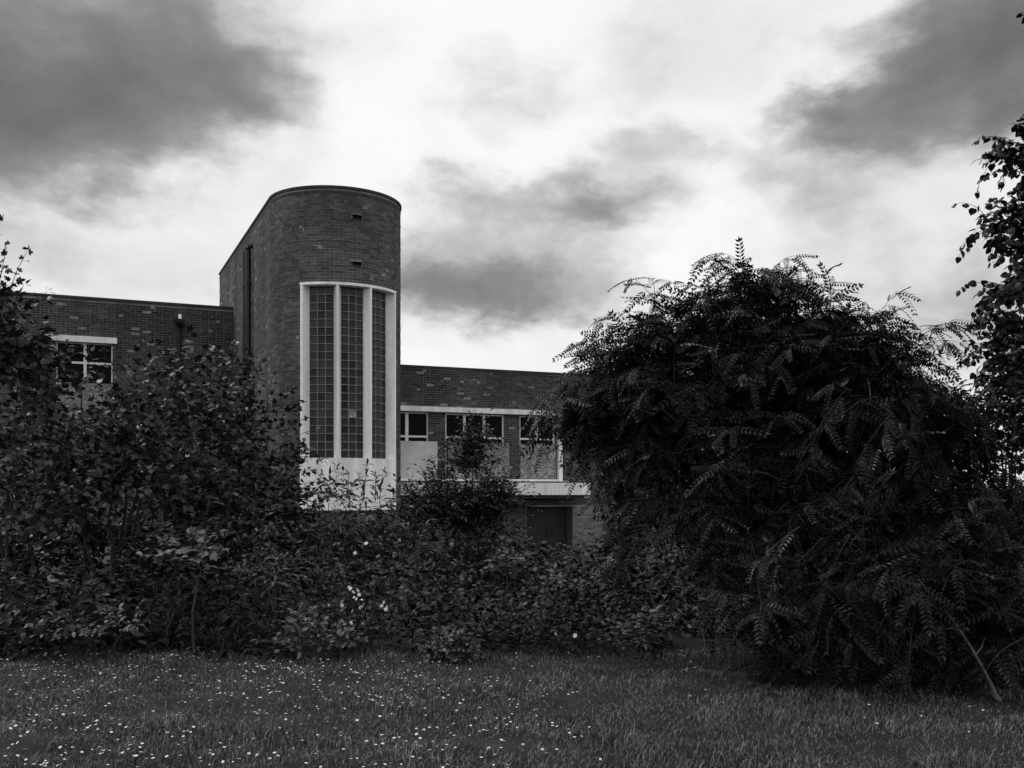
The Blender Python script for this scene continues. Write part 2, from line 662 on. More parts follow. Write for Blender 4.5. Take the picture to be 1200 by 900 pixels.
def block_mesh(w, h):
    mb = MB()
    y = .06
    a, b, c = .0, .006, .03
    def ring(i, yy):
        return [(-w / 2 + i, yy, -h / 2 + i), (-w / 2 + i, yy, h / 2 - i), (w / 2 - i, yy, h / 2 - i), (w / 2 - i, yy, -h / 2 + i)]
    mb.loft([ring(0, y), ring(0, .006), ring(.008, 0), ring(.03, .004)])
    me = np_mesh('glass_block', np.array(mb.v), [np.array(mb.f4), np.array(mb.f3)])
    me.materials.append(M_GLASSBLOCK)
    return me


for k in range(3):
    a0, a1 = WA[k] + dead_angle, WA[k + 1] - dead_angle
    step = (a1 - a0) / 3
    wb = step * RG - .020
    me = block_mesh(wb, bh - .021)
    jm = MB()
    jm.arcslab(RG - .06, RG + .003, a0 - .03, a1 + .03, Z_AP1, Z_HD0, 3)
    jm.build('joint_grid', M_JOINT, stair)
    for c in range(3):
        a = a0 + (c + .5) * step
        for r in range(NR):
            broken = (k == 1 and c == 1 and r == 5)
            b = link('glass_block', me, None, stair)
            rr = RG + (.007 if not broken else -.0)
            b.location = (rr * math.sin(a), -rr * math.cos(a), Z_AP1 + (r + .5) * bh)
            b.rotation_euler = (0, 0, a)
            if broken:
                b['label'] = 'broken glass block sunk in its opening'
                sh = MB()
                z0 = Z_AP1 + r * bh
                p = np.array([RG * math.sin(a), -RG * math.cos(a)])
                tt = np.array([math.cos(a), math.sin(a)])
                nn = np.array([math.sin(a), -math.cos(a)])
                for pts in ([(.06, .02), (.085, .02), (.075, .14)], [(-.07, .018), (.03, .018), (-.05, .05)]):
                    f = [tuple(p + tt * x + nn * .012) + (z0 + z,) for x, z in pts]
                    g = [tuple(p + tt * x + nn * .004) + (z0 + z,) for x, z in pts]
                    sh.loft([f, g])
                sh.build('glass_shard', M_WHITE, stair)

# ---- right wing
VR = 4.07
TR = 5.50 - ZB


def right_path(s):
    return (s, VR), (1, 0), (0, -1)


def hz(py):        # heights read at column 605
    return fz(605, py, VR)


u_l = 1.3
u_end = fu(985, VR)
w1 = (fu(462, VR), fu(502.5, VR))
w2 = (fu(522, VR), fu(591, VR))
w3 = (fu(609, VR), fu(650.5, VR))
z_sill, z_head = hz(563), hz(487)
dd = (fu(618, VR), fu(671, VR), .02, hz(594))
wf = (fu(796, VR), fu(838, VR), 2.0 - ZB, 3.50 - ZB)
r_open = [(w[0], w[1], z_sill, z_head) for w in (w1, w2, w3)] + [dd, wf]
rw = MB()
backing(rw, right_path, [u_l, u_end], [0, TR - .06], r_open)
rw.add([(u_end, VR, 0), (u_end, VR + 9, 0), (u_end, VR + 9, TR - .06), (u_end, VR, TR - .06)], [(0, 1, 2, 3)])
rw.add([(u_l, VR, TR - .08), (u_end, VR, TR - .08), (u_end, VR + 9, TR - .08), (u_l, VR + 9, TR - .08)], [(0, 1, 2, 3)])
rw.add([(u_l, VR + 9, 0), (u_end, VR + 9, 0), (u_end, VR + 9, TR - .08), (u_l, VR + 9, TR - .08)], [(1, 0, 3, 2)])
for (a, b, z0, z1) in r_open:          # reveals
    d = .14 if z0 > .5 else .5
    rw.add([(a, VR, z0), (a, VR + d, z0), (a, VR + d, z1), (a, VR, z1)], [(0, 1, 2, 3)])
    rw.add([(b, VR, z0), (b, VR + d, z0), (b, VR + d, z1), (b, VR, z1)], [(3, 2, 1, 0)])
    rw.add([(a, VR, z1), (b, VR, z1), (b, VR + d, z1), (a, VR + d, z1)], [(0, 1, 2, 3)])
    rw.add([(a, VR, z0), (b, VR, z0), (b, VR + d, z0), (a, VR + d, z0)], [(3, 2, 1, 0)])
rw_o = rw.build('wing_wall', M_MORTAR, bld)
many, _ = lay_bricks(right_path, u_l, u_end, .3, TR - .07, r_open, 11)
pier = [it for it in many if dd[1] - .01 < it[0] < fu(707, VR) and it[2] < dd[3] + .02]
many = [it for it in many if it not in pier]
bricks_mesh('brickwork', right_path, many, M_BRICK_WING, rw_o)
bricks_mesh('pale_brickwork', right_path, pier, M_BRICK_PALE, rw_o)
m = MB()
m.box(u_l, u_end + .05, VR - .05, VR + .3, TR - .07, TR)
m.build('coping', M_COPING, bld)
# white head strip, its vertical end, sill
xe0, xe1 = fu(652.5, VR), fu(657, VR)
m = MB()
m.box(u_l, xe0 + .04, VR - .16, VR - .002, hz(486), hz(480.3))
m.build('lintel', M_WHITE, bld)
m = MB()
m.box(xe0, xe1, VR - .15, VR - .002, hz(564), hz(486.2))
m.build('trim_post', M_WHITE, bld)
m = MB()
m.box(u_l, xe0 - .003, VR - .12, VR - .003, hz(564), hz(561.6))
m.build('sill', M_WHITE, bld)


def bar(mb, x0, x1, z0, z1, v=VR, y0=.06, y1=.12):
    mb.box(x0, x1, v + y0, v + y1, z0, z1)


def casement(name, x0, x1, z0, z1, mull, ztr, v, parent, zlow=None, th=.05):
    fm = MB()
    bar(fm, x0, x0 + th, z0, z1, v)
    bar(fm, x1 - th, x1, z0, z1, v)
    bar(fm, x0 + th, x1 - th, z1 - .035, z1, v)
    bar(fm, x0 + th, x1 - th, z0, z0 + .05, v)
    for (a, b) in mull:
        bar(fm, a, b, z0 + .05, z1 - .035, v, .05, .115)
    fo = fm.build(name, M_FRAME, parent)
    cols = [x0 + th] + [x for a, b in mull for x in (a, b)] + [x1 - th]
    for i in range(0, len(cols), 2):
        t = MB()
        bar(t, cols[i] + .001, cols[i + 1] - .001, ztr - .03, ztr + .03, v, .055, .11)
        t.build('transom', M_FRAME, fo)
        for za, zb in ((z0 + .05, ztr - .03), (ztr + .03, z1 - .035)):
            p = MB()
            bar(p, cols[i], cols[i + 1], za, zb, v, .085, .095)
            p.build('pane', M_PANE, fo)
    return fo


ztr = hz(514)
casement('window', w1[0], w1[1], z_sill, z_head, [(fu(475.5, VR), fu(479.2, VR))], ztr, VR, bld)
casement('window', w2[0], w2[1], z_sill, z_head, [(fu(543.5, VR), fu(546.3, VR)), (fu(566.5, VR), fu(569.3, VR))], ztr, VR, bld)
casement('window', w3[0], w3[1], z_sill, z_head, [(fu(628.3, VR), fu(631, VR))], ztr, VR, bld)
casement('window', wf[0], wf[1], wf[2], wf[3], [(fu(815, VR), fu(818, VR))], wf[3] - .45, VR, bld)
m = MB()
m.box(wf[0] - .2, wf[1] + .1, VR - .14, VR - .002, wf[3], wf[3] + .15)
m.build('lintel', M_WHITE, bld)
# boards over the lower panes
vb = VR - .03
for (x0, x1, y0, y1, mt, lab) in ((467, 512.5, 519.5, 564.2, M_BOARD_PALE, 'smooth pale board'), (525, 561, 520, 562.5, M_OSB, None),
                                  (561.4, 596.3, 520, 562.5, M_OSB, None), (609.7, 651.5, 520.5, 561, M_OSB, None)):
    m = MB()
    m.box(fu(x0, vb), fu(x1, vb), vb - .018, vb + .022, max(hz(y1), hz(561.5)) if mt is M_OSB else hz(561.5), hz(y0))
    o = m.build('board', mt, bld)
    if lab:
        o['label'] = lab
# canopy over the entrance
vc = VR - .75
m = MB()
m.box(u_l, fu(692, vc), vc, VR - .003, fz(650, 580, vc), fz(650, 565.8, vc))
m.build('canopy', M_WHITE, bld)
m = MB()
m.box(u_l, fu(690, vc) - .12, vc + .1, VR - .004, fz(650, 584, vc), fz(650, 580, vc) - .004)
m.build('canopy_shadow_strip', M_DOOR, bld)  # dark strip under the slab, the canopy's shadow put in as colour
# double door in its recess
xm = (dd[0] + dd[1]) / 2 + .15
for x0, x1 in ((dd[0] + .02, xm - .006), (xm + .006, dd[1] - .02)):
    m = MB()
    m.box(x0, x1, VR + .40, VR + .45, .03, dd[3] - .02)
    dr = m.build('door', M_DOOR, bld)
    g = MB()
    g.box(x0 + .18, x1 - .18, VR + .393, VR + .401, 1.1, dd[3] - .25)
    g.build('door_panel', M_DOOR, dr)
    h = MB()
    hx = x1 - .09 if x0 < xm - .1 else x0 + .09
    h.tube([(hx, VR + .40, .95), (hx, VR + .36, .97), (hx, VR + .36, 1.2), (hx, VR + .40, 1.22)], .012, 6)
    h.build('handle', M_DARKMETAL, dr)

# ---- left wing
VL = 6.51
TL = 7.34 - ZB


def left_path(s):
    return (s, VL), (1, 0), (0, -1)


ul0, ul1 = -17.0, -R


def lz(py):
    return fz(98, py, VL)


lw = (fu(66, VL), fu(132, VL), lz(478), lz(401.5))
lmo = MB()
backing(lmo, left_path, [ul0, ul1 - .002], [0, TL - .06], [lw])
lmo.add([(ul0, VL, TL - .08), (ul1, VL, TL - .08), (ul1, VL + 8, TL - .08), (ul0, VL + 8, TL - .08)], [(0, 1, 2, 3)])
lmo.add([(ul0, VL, 0), (ul0, VL + 8, 0), (ul0, VL + 8, TL - .06), (ul0, VL, TL - .06)], [(0, 1, 2, 3)])
a, b, z0, z1 = lw
for q in ([(a, VL, z0), (a, VL + .14, z0), (a, VL + .14, z1), (a, VL, z1)], [(b, VL, z0), (b, VL + .14, z0), (b, VL + .14, z1), (b, VL, z1)],
          [(a, VL, z1), (b, VL, z1), (b, VL + .14, z1), (a, VL + .14, z1)]):
    lmo.add(q, [(0, 1, 2, 3)])
lw_o = lmo.build('wing_wall', M_MORTAR, bld)
many, _ = lay_bricks(left_path, -10.5, ul1 - .004, .9, TL - .07, [lw], 17)
bricks_mesh('brickwork', left_path, many, M_BRICK_WING, lw_o)
m = MB()
m.box(ul0, ul1 - .003, VL - .05, VL + .3, TL - .07, TL)
m.build('coping', M_COPING, bld)
m = MB()
m.box(fu(52, VL), fu(137, VL), VL - .14, VL - .002, lz(401.5), lz(394.5))
m.build('lintel', M_WHITE, bld)
casement('window', lw[0], lw[1], lw[2], lw[3], [(fu(98, VL), fu(101.5, VL))], lz(425), VL, bld, th=.035)
vb = VL - .03
m = MB()
m.box(fu(66, vb), fu(131, vb), vb - .018, vb + .022, lz(478), lz(449))
m.build('board', M_OSB, bld)
# downpipes
pu = fu(210, VL - .1)
m = MB()
zt = lz(368)
m.loft([[(pu - .04, VL - .16, zt - .26), (pu + .04, VL - .16, zt - .26), (pu + .04, VL - .04, zt - .26), (pu - .04, VL - .04, zt - .26)],
        [(pu - .13, VL - .26, zt - .1), (pu + .13, VL - .26, zt - .1), (pu + .13, VL - .012, zt - .1), (pu - .13, VL - .012, zt - .1)],
        [(pu - .14, VL - .27, zt), (pu + .14, VL - .27, zt), (pu + .14, VL - .012, zt), (pu - .14, VL - .012, zt)]])
hop = m.build('hopper', M_DARKMETAL, bld)
m = MB()
m.tube([(pu, VL - .09, zt - .2), (pu, VL - .09, .2)], .055, 10)
for zc in np.arange(1.0, zt - .5, 1.8):
    m.tube([(pu, VL - .09, zc), (pu, VL - .09, zc + .09)], .07, 10)
m.build('downpipe', M_DARKMETAL, bld)
m = MB()
m.tube([(pu + .02, VL - .02, zt + .14), (pu + .02, VL - .14, zt + .12), (pu + .02, VL - .18, zt + .002)], .05, 8)
m.build('white_stub', M_WHITE, hop)  # short white tube bent over the top of the hopper


def side_v(px):
    a = (px - 600) / F
    # point (-R, v): X = CX - R*UX - UY*v ; Y = CY - R*UY + UX*v
    return (a * (CY - R * UY) - (CX - R * UX)) / (-UY - a * UX)


v_a, v_b = side_v(289.5), side_v(296)
zt = EYE + (HOR - 292) / F * (CY - R * UY + UX * v_b) - ZB
for vv, rr in ((v_b + .42, .10), (v_b - .02, .075)):  # two pipes fill the dark width of one pipe and its shadow
    m = MB()
    m.tube([(-R + .05, vv, zt + .09), (-R - .09, vv, zt + .06), (-R - .12, vv, zt - .06), (-R - .12, vv, .2)], rr, 10)
    for zc in np.arange(1.0, zt - .5, 1.8):
        m.tube([(-R - .12, vv, zc), (-R - .12, vv, zc + .1)], rr + .016, 10)
    m.build('downpipe', M_DARKMETAL, bld)
# ------------------------------------------------------------------ leaf templates (x along the leaf, z its upper side)


def leaflet(base, ang, length, width, sag):
    d = np.array([math.cos(ang), math.sin(ang), 0])
    s = np.array([-d[1], d[0], 0])
    b = np.array(base)
    pts = [b, b + d * length * .42 + s * width / 2 + [0, 0, .10 * width - sag * .3], b + d * length + [0, 0, -sag], b + d * length * .42 - s * width / 2 + [0, 0, .10 * width - sag * .3]]
    return pts


def t_pinnate(n, seed, curl):
    rng = np.random.default_rng(seed)
    v, t = [], []
    L = 1.0
    def rach(x):
        return np.array([x * L, .05 * math.sin(x * 3 + seed), -curl * x * x * L])
    for i in range(n):
        x = .14 + .80 * i / (n - 1)
        l = .19 * (1 - .35 * (x - .45) ** 2 * 2) * rng.uniform(.9, 1.08)
        for sg in (1, -1):
            a = sg * (rad(66 - 16 * x) + rng.normal(0, .09))
            k = len(v)
            v += leaflet(rach(x), a, l, .085, .03 + rng.uniform(0, .05))
            t += [(k, k + 3, k + 2), (k, k + 2, k + 1)]
    k = len(v)
    v += leaflet(rach(.95), rng.normal(0, .1), .19, .075, .03)
    t += [(k, k + 3, k + 2), (k, k + 2, k + 1)]
    for i in range(3):
        a, b = rach(i / 3), rach((i + 1) / 3)
        k = len(v)
        v += [a + [0, .006, 0], a - [0, .006, 0], b - [0, .004, 0], b + [0, .004, 0]]
        t += [(k, k + 1, k + 2), (k, k + 2, k + 3)]
    return np.array(v), np.array(t)


def fan(outline, centre, petiole=.0, fold=.0, sag=.0):
    """outline points (x,y) closed; a folded, sagging blade, with a petiole of the given length"""
    v = [(centre[0] + petiole, centre[1], 0.0)]
    for x, y in outline:
        v.append((x + petiole, y, fold * abs(y) - sag * x * x))
    n = len(outline)
    t = [(0, 1 + i, 1 + (i + 1) % n) for i in range(n)]
    if petiole:
        k = len(v)
        v += [(0, .009, .02), (0, -.009, .02), (petiole + .02, -.006, 0), (petiole + .02, .006, 0)]
        t += [(k, k + 1, k + 2), (k, k + 2, k + 3)]
    return np.array(v, float), np.array(t)


def t_maple(seed):
    rng = np.random.default_rng(seed)
    half = [(0, .05), (-.06, .20), (.10, .36), (.06, .52), (.30, .40), (.42, .55), (.62, .50), (.55, .32), (.62, .20), (.82, .20)]
    up = [(x + rng.normal(0, .015), y + rng.normal(0, .015)) for x, y in half]
    lo = [(x + rng.normal(0, .015), -y + rng.normal(0, .015)) for x, y in half]
    out = up + [(1.02, rng.normal(0, .03))] + lo[::-1]
    return fan(out[::-1], (.22, 0), petiole=.45, fold=-.12 + rng.normal(0, .12), sag=.22 + rng.normal(0, .06))


def t_lance(seed):
    rng = np.random.default_rng(seed)
    v, t = [], []
    n = 5
    w = [.02, .11, .13, .09, .01]
    for i in range(n):
        x = i / (n - 1)
        z = -.35 * x * x
        v += [(x * (1 - .1 * x), w[i], z + .05 * w[i] / .13), (x * (1 - .1 * x), 0, z), (x * (1 - .1 * x), -w[i], z + .05 * w[i] / .13)]
        if i:
            k = 3 * i
            for a, b in ((0, 1), (1, 2)):
                t += [(k - 3 + a, k - 3 + b, k + b), (k - 3 + a, k + b, k + a)]
    return np.array(v) + rng.normal(0, .006, (len(v), 3)), np.array(t)[:, ::-1]


def t_oval(seed, wide=.30):
    rng = np.random.default_rng(seed)
    o = [(0, 0), (.25, wide * .8), (.55, wide), (.82, wide * .55), (1, 0), (.82, -wide * .55), (.55, -wide), (.25, -wide * .8)]
    return fan([(x, y + rng.normal(0, .02)) for x, y in o][::-1], (.5, 0), fold=.2, sag=.15)


def t_round(seed):
    rng = np.random.default_rng(seed)
    o = [(-.03, .12), (.05, .36), (.35, .5), (.7, .36), (.9, .12), (1.05, 0), (.9, -.14), (.7, -.36), (.35, -.48), (.05, -.36), (-.03, -.12), (.05, 0)]
    return fan([(x, y + rng.normal(0, .02)) for x, y in o][::-1], (.45, 0), petiole=.3, fold=-.1, sag=.2)


PINN = [t_pinnate(8, 1, .25), t_pinnate(9, 2, .42), t_pinnate(7, 3, .12), t_pinnate(9, 4, .6)]
MAPL = [t_maple(i) for i in range(4)]
LANC = [t_lance(i) for i in range(3)]
OVAL = [t_oval(i) for i in range(3)]
OVNA = [t_oval(i + 5, .22) for i in range(2)]
ROUN = [t_round(i) for i in range(3)]


def unit(a):
    return a / (np.linalg.norm(a, axis=-1, keepdims=True) + 1e-9)


def frame_axes(X, Zn):
    X = unit(X)
    Z = unit(Zn - (Zn * X).sum(-1, keepdims=True) * X)
    Y = np.cross(Z, X)
    return X, Y, Z


def instance(tmpl, P, X, Y, Z, S):
    tv, tf = tmpl
    V = P[:, None, :] + S[:, None, None] * (tv[None, :, 0:1] * X[:, None, :] + tv[None, :, 1:2] * Y[:, None, :] + tv[None, :, 2:3] * Z[:, None, :])
    n = len(P)
    Fc = (np.arange(n)[:, None, None] * len(tv) + tf[None]).reshape(-1, 3)
    return V.reshape(-1, 3), Fc


def project(P):
    return 600 + F * P[:, 0] / P[:, 1], HOR - F * (P[:, 2] - EYE) / P[:, 1]


def grow_shoots(rng, clumps, per, length, nodes, up=.3, droop=.06, spread=1.0):
    """clumps: (centre xyz, radii xyz, weight). Returns nodes (N,K,3) and directions."""
    O, D, Ls = [], [], []
    for c, r, wgt in clumps:
        n = max(1, int(per * wgt))
        u = unit(rng.normal(0, 1, (n, 3)))
        u[:, 2] = np.where(u[:, 2] < -.5, u[:, 2] * .4, u[:, 2])
        q = rng.random(n)[:, None] ** .45 * .8
        O.append(np.asarray(c) + u * np.asarray(r) * q)
        d = unit(u * spread + rng.normal(0, .45, (n, 3)) + np.array([0, 0, up]))
        D.append(d)
        Ls.append(rng.uniform(length[0], length[1], n))
    O, D, Ls = np.concatenate(O), np.concatenate(D), np.concatenate(Ls)
    return march(rng, O, D, Ls, nodes, droop)


def march(rng, O, D, Ls, nodes, droop):
    P = np.zeros((len(O), nodes, 3))
    T = np.zeros_like(P)
    p, d = O.copy(), D.copy()
    st = (Ls / (nodes - 1))[:, None]
    for k in range(nodes):
        P[:, k], T[:, k] = p, d
        p = p + d * st
        d = unit(d + np.array([0, 0, -droop]) * (1 + k * .25) + rng.normal(0, .05, d.shape))
    return P, T


def twig_mesh(P, r0, r1):
    n, K, _ = P.shape
    T = np.gradient(P, axis=1)
    T = unit(T)
    A = unit(np.cross(T, np.array([.2, .5, .8])))
    B = np.cross(T, A)
    rr = np.linspace(r0, r1, K)[None, :, None]
    ring = []
    for a in (0, 2.094, 4.189):
        ring.append(P + rr * (math.cos(a) * A + math.sin(a) * B))
    V = np.stack(ring, 2).reshape(-1, 3)
    i = (np.arange(n)[:, None] * K + np.arange(K - 1)[None]).reshape(-1) * 3
    q = []
    for j in range(3):
        k = (j + 1) % 3
        q.append(np.stack([i + j, i + k, i + 3 + k, i + 3 + j], 1))
    return V, np.concatenate(q)


def leaves_on(rng, P, T, kind, size, skip=0, hang=.3, flat=.6):
    """leaf base points and axes from shoots; kind 'alt' or 'opp'"""
    n, K, _ = P.shape
    side = unit(np.cross(T, np.array([0, 0, 1.0])) + rng.normal(0, .15, T.shape))
    upv = np.cross(side, T)
    res = []
    for k in range(skip, K):
        if kind == 'opp':
            # pairs turn a quarter at each node
            ax = side[:, k] if k % 2 == 0 else (upv[:, k] * .6 + side[:, k] * .4)
            sgns = (1, -1)
        else:
            ax = side[:, k]
            sgns = ((1,) if k % 2 == 0 else (-1,))
        for sg in sgns:
            d = unit(T[:, k] * .55 + ax * sg + rng.normal(0, .25, (n, 3)) + np.array([0, 0, -hang]))
            nn = unit(np.array([0, 0, 1.0]) * flat + upv[:, k] * .3 + rng.normal(0, .50, (n, 3)) + np.array([0, -.15, 0]))
            s = size * rng.uniform(.68, 1.18, n) * (1 - .25 * abs(k / max(1, K - 1) - .45))
            res.append((P[:, k], d, nn, s))
    end = (P[:, -1], unit(T[:, -1] + rng.normal(0, .25, (n, 3)) + np.array([0, 0, -hang * 1.4])), unit(np.array([0, 0, 1.0]) + rng.normal(0, .4, (n, 3))), size * rng.uniform(.6, 1, n))
    res.append(end)
    return [np.concatenate([r[i] for r in res]) for i in range(4)]


def plant(name, base, label, cat, leaf_sets, tmpls, mat, twigs=(), limbs=(), singles=0, trunk_name='trunk', crown='crown', group=None,
          seed=0, leaf_name='leaf', keepfn=None):
    """leaf_sets: list of (P, X, N, S). The nearest leaves in view become single leaf objects, the rest one crown mesh."""
    rng = np.random.default_rng(900 + seed)
    root = thing(name, tuple(map(float, base)), label, cat, group=group)
    base = np.asarray(base, float)
    P, X, Nn, S = [np.concatenate([ls[i] for ls in leaf_sets]) for i in range(4)]
    ok = P[:, 2] > ground_z(P[:, 0], P[:, 1]) + .03
    if keepfn is not None:
        ok &= keepfn(P)
    P, X, Nn, S = P[ok], X[ok], Nn[ok], S[ok]
    X, Y, Z = frame_axes(X, Nn)
    which = rng.integers(0, len(tmpls), len(P))
    px, py = project(P)
    inview = (px > 3) & (px < 1197) & (py > 3) & (py < 897)
    order = np.argsort(np.where(inview, P[:, 1] - S * 2, 1e9))
    pick = order[:min(singles, int(inview.sum()))]
    mask = np.ones(len(P), bool)
    mask[pick] = False
    V, Fs, off = [], [], 0
    for k, tm in enumerate(tmpls):
        sel = mask & (which == k)
        if sel.sum():
            v, f = instance(tm, P[sel] - base, X[sel], Y[sel], Z[sel], S[sel])
            V.append(v)
            Fs.append(f + off)
            off += len(v)
    cr = link(crown, np_mesh(crown, np.concatenate(V), [np.concatenate(Fs)]), mat, root, kind='stuff')
    if len(pick):
        mes = []
        for k, (tv, tf) in enumerate(tmpls):
            me = np_mesh(leaf_name, tv, [tf])
            me.materials.append(mat)
            mes.append(me)
        for i in pick:
            o = link(leaf_name, mes[which[i]], None, root)
            Mx = Matrix(((X[i, 0], Y[i, 0], Z[i, 0], 0), (X[i, 1], Y[i, 1], Z[i, 1], 0), (X[i, 2], Y[i, 2], Z[i, 2], 0), (0, 0, 0, 1)))
            o.matrix_basis = Matrix.Translation(Vector(P[i] - base)) @ Mx @ Matrix.Scale(float(S[i]), 4)
    if len(twigs):
        V, Q, off = [], [], 0
        for (tp, r0, r1) in twigs:
            v, q = twig_mesh(tp - base, r0, r1)
            V.append(v)
            Q.append(q + off)
            off += len(v)
        link('twigs', np_mesh('twigs', np.concatenate(V), [np.concatenate(Q)]), M_TWIG, root, kind='stuff')
    if limbs:
        mb = MB()
        for pts, rr in limbs:
            mb.tube([np.asarray(p) - base for p in pts], rr, 7)
        mb.build(trunk_name, M_BARK, root)
    return root


def limb(rng, a, b, r0, r1, n=6, arch=.15, wob=.05):
    a, b = np.asarray(a, float), np.asarray(b, float)
    pts = []
    for t in np.linspace(0, 1, n):
        p = a * (1 - t) + b * t
        p[2] += arch * math.sin(math.pi * t)
        if 0 < t < 1:
            p += rng.normal(0, wob, 3)
        pts.append(p)
    return pts, list(np.linspace(r0, r1, n))


def px_clumps(lst):
    """(px, py, Y, rx, ry, rz metres, weight)"""
    return [(at(a, b, c), (d, e, f), w) for a, b, c, d, e, f, w in lst]


# ------------------------------------------------------------------ the big pinnate tree on the right
def pinnate_tree():
    rng = np.random.default_rng(21)
    base = np.array([(900 - 600) / F * 10.6, 10.6, 0.0])
    spots = [(880, 330, 10.3), (858, 352, 10.3), (898, 362, 10.2), (772, 372, 10.1), (748, 400, 10.0), (806, 372, 10.2), (832, 358, 10.3), (716, 425, 9.9), (690, 448, 9.8),
             (738, 452, 9.8), (944, 410, 10.1), (968, 350, 10.2), (926, 428, 10.1), (992, 424, 10.0), (1012, 418, 10.0), (1034, 402, 10.1), (1052, 448, 10.0), (1070, 490, 9.9)]
    for (y, xs, Y) in ((430, range(780, 1030, 62), 9.9), (480, range(718, 1080, 58), 9.7), (535, range(736, 1110, 60), 9.6), (585, range(742, 1160, 66), 9.3),
                       (630, range(880, 1190, 62), 8.9), (672, range(890, 1210, 60), 8.5), (712, range(905, 1215, 58), 8.2)):
        for x in xs:
            spots.append((x + rng.normal(0, 14), y + rng.normal(0, 14), Y + rng.normal(0, .22)))
    spots = [(x + (8 if k < 3 else 0), y + ((10, 18, 30)[k] if k < 3 else 30 if k < 10 else 38 if k < 18 else 0), Y) for k, (x, y, Y) in enumerate(spots)]
    cl = []
    for x, y, Y in spots:
        q = rng.uniform(.22, .36) * (.62 if y < 440 else 1.0)
        cl.append((at(x, y, Y), (q, q, q * .75), rng.uniform(.7, 1.3) * (.55 if (x < 740 and y > 455) else 1.0)))
    # denser wood behind the hanging sprays
    for x, y, Y, rx, rz, w in ((860, 450, 10.7, .8, .5, 3.5), (960, 480, 10.6, .8, .6, 3.5), (1040, 530, 10.5, .6, .6, 3), (900, 590, 10.6, .7, .6, 3), (1000, 640, 10.2, .9, .6, 4), (1110, 640, 10.2, .6, .6, 3), (780, 460, 10.6, .5, .45, 2)):
        cl.append((at(x, y, Y), (rx, .45, rz), w))
    P, T = grow_shoots(rng, cl, 19, (.28, .62), 9, up=.35, droop=.085)
    sets = [leaves_on(rng, P, T, 'alt', .31, hang=.22)]
    twigs = [(P, .006, .002)]
    # long shoots that draw the outline: from, to (picture columns/rows), distance
    lines = [(850, 360, 884, 284, 10.2), (840, 350, 862, 300, 10.4), (872, 350, 905, 305, 10.1), (800, 390, 760, 325, 10.2), (780, 400, 742, 345, 10.0),
             (745, 420, 690, 372, 9.9), (735, 430, 668, 408, 9.8), (720, 440, 648, 436, 9.9), (760, 410, 712, 352, 10.0), (860, 370, 812, 312, 10.2),
             (830, 370, 840, 305, 10.3), (930, 400, 972, 332, 10.1), (945, 410, 955, 350, 10.2), (985, 420, 1002, 362, 10.0),
             (1025, 420, 1048, 345, 10.0), (1030, 430, 1082, 342, 10.1), (1045, 410, 1120, 372, 10.0), (1045, 440, 1088, 425, 10.0), (1070, 440, 1132, 448, 9.9),
             (1000, 420, 985, 360, 10.0), (960, 390, 978, 322, 10.2), (1010, 420, 1030, 372, 10.1), (725, 480, 682, 470, 9.8), (728, 500, 698, 545, 9.8),
             (745, 540, 708, 600, 9.7), (760, 590, 720, 650, 9.8), (1000, 470, 925, 530, 9.0), (1040, 480, 1010, 560, 8.9), (1050, 470, 1090, 560, 8.9),
             (940, 620, 850, 690, 8.9), (960, 640, 900, 720, 8.8), (980, 680, 880, 770, 8.9), (1010, 690, 975, 790, 8.6), (1060, 690, 1035, 780, 8.5),
             (1080, 690, 1110, 780, 8.5), (1050, 680, 1000, 770, 8.5), (1130, 690, 1180, 780, 8.6), (1120, 650, 1190, 690, 8.7), (960, 660, 930, 775, 8.8),
             (1090, 690, 1062, 770, 8.5), (1100, 700, 1150, 760, 8.5), (1020, 640, 950, 720, 8.7), (1140, 560, 1195, 620, 8.9), (1000, 560, 950, 640, 8.8)]
    O, D, Ls = [], [], []
    for x0, y0, x1, y1, Y in lines:
        if y1 < 450:
            y0, y1 = y0 + 24, y1 + 14
        for k in range(3):
            Yk = Y - (.35 if y1 > 650 else 0)
            a = at(x0 + rng.normal(0, 8), y0 + rng.normal(0, 6), Yk + rng.normal(0, .12))
            b = at(x1 + rng.normal(0, 9) * k, y1 + rng.normal(0, 7) * k, Yk - .15)
            d = b - a
            L = np.linalg.norm(d) * 1.02
            O.append(a)
            D.append(d / np.linalg.norm(d) + np.array([0, 0, .17]))
            Ls.append(L)
    P2, T2 = march(rng, np.array(O), unit(np.array(D)), np.array(Ls), 11, .06)
    sets.append(leaves_on(rng, P2, T2, 'alt', .29, skip=1, hang=.3))
    twigs.append((P2, .0045, .002))
    limbs = []
    fork = base + np.array([-.1, -.1, 1.1])
    limbs.append(limb(rng, base - [0, 0, .1], fork, .13, .10, 5, 0, .02))
    for c, r, w in cl[::2]:
        limbs.append(limb(rng, fork + rng.normal(0, .04, 3), c, .05, .010, 7, .25, .06))
    plant('pinnate_tree', base, 'big dark weeping tree with feathery pinnate leaves hanging down to the lawn', 'tree', sets, PINN, M_PINNATE, twigs, limbs, 300, seed=1)
    # the bare broken branch that hangs out over the lawn
    m = MB()
    a, b = at(1108, 716, 7.8), at(1171, 821, 7.55)
    br = thing('broken_branch', tuple(a), 'bare broken branch hanging down over the lawn from the weeping tree, at the right', 'branch')
    pts = [a * (1 - t) + b * t + np.array([0, 0, .05 * math.sin(3.1 * t)]) - a for t in np.linspace(0, 1, 8)]
    m.tube(pts, [.006, .006, .007, .007, .007, .009, .013, .010], 6)
    m.tube([pts[-1] + [-.03, 0, .045], pts[-1] + [-.01, 0, .015], pts[-1] + [.012, 0, -.015]], [.013, .022, .011], 7)
    m.build('stick', M_DEADWOOD, br)
    m = MB()
    m.tube([pts[4], pts[4] + [.05, .02, .05], pts[4] + [.08, .02, .13]], [.006, .005, .003], 5)
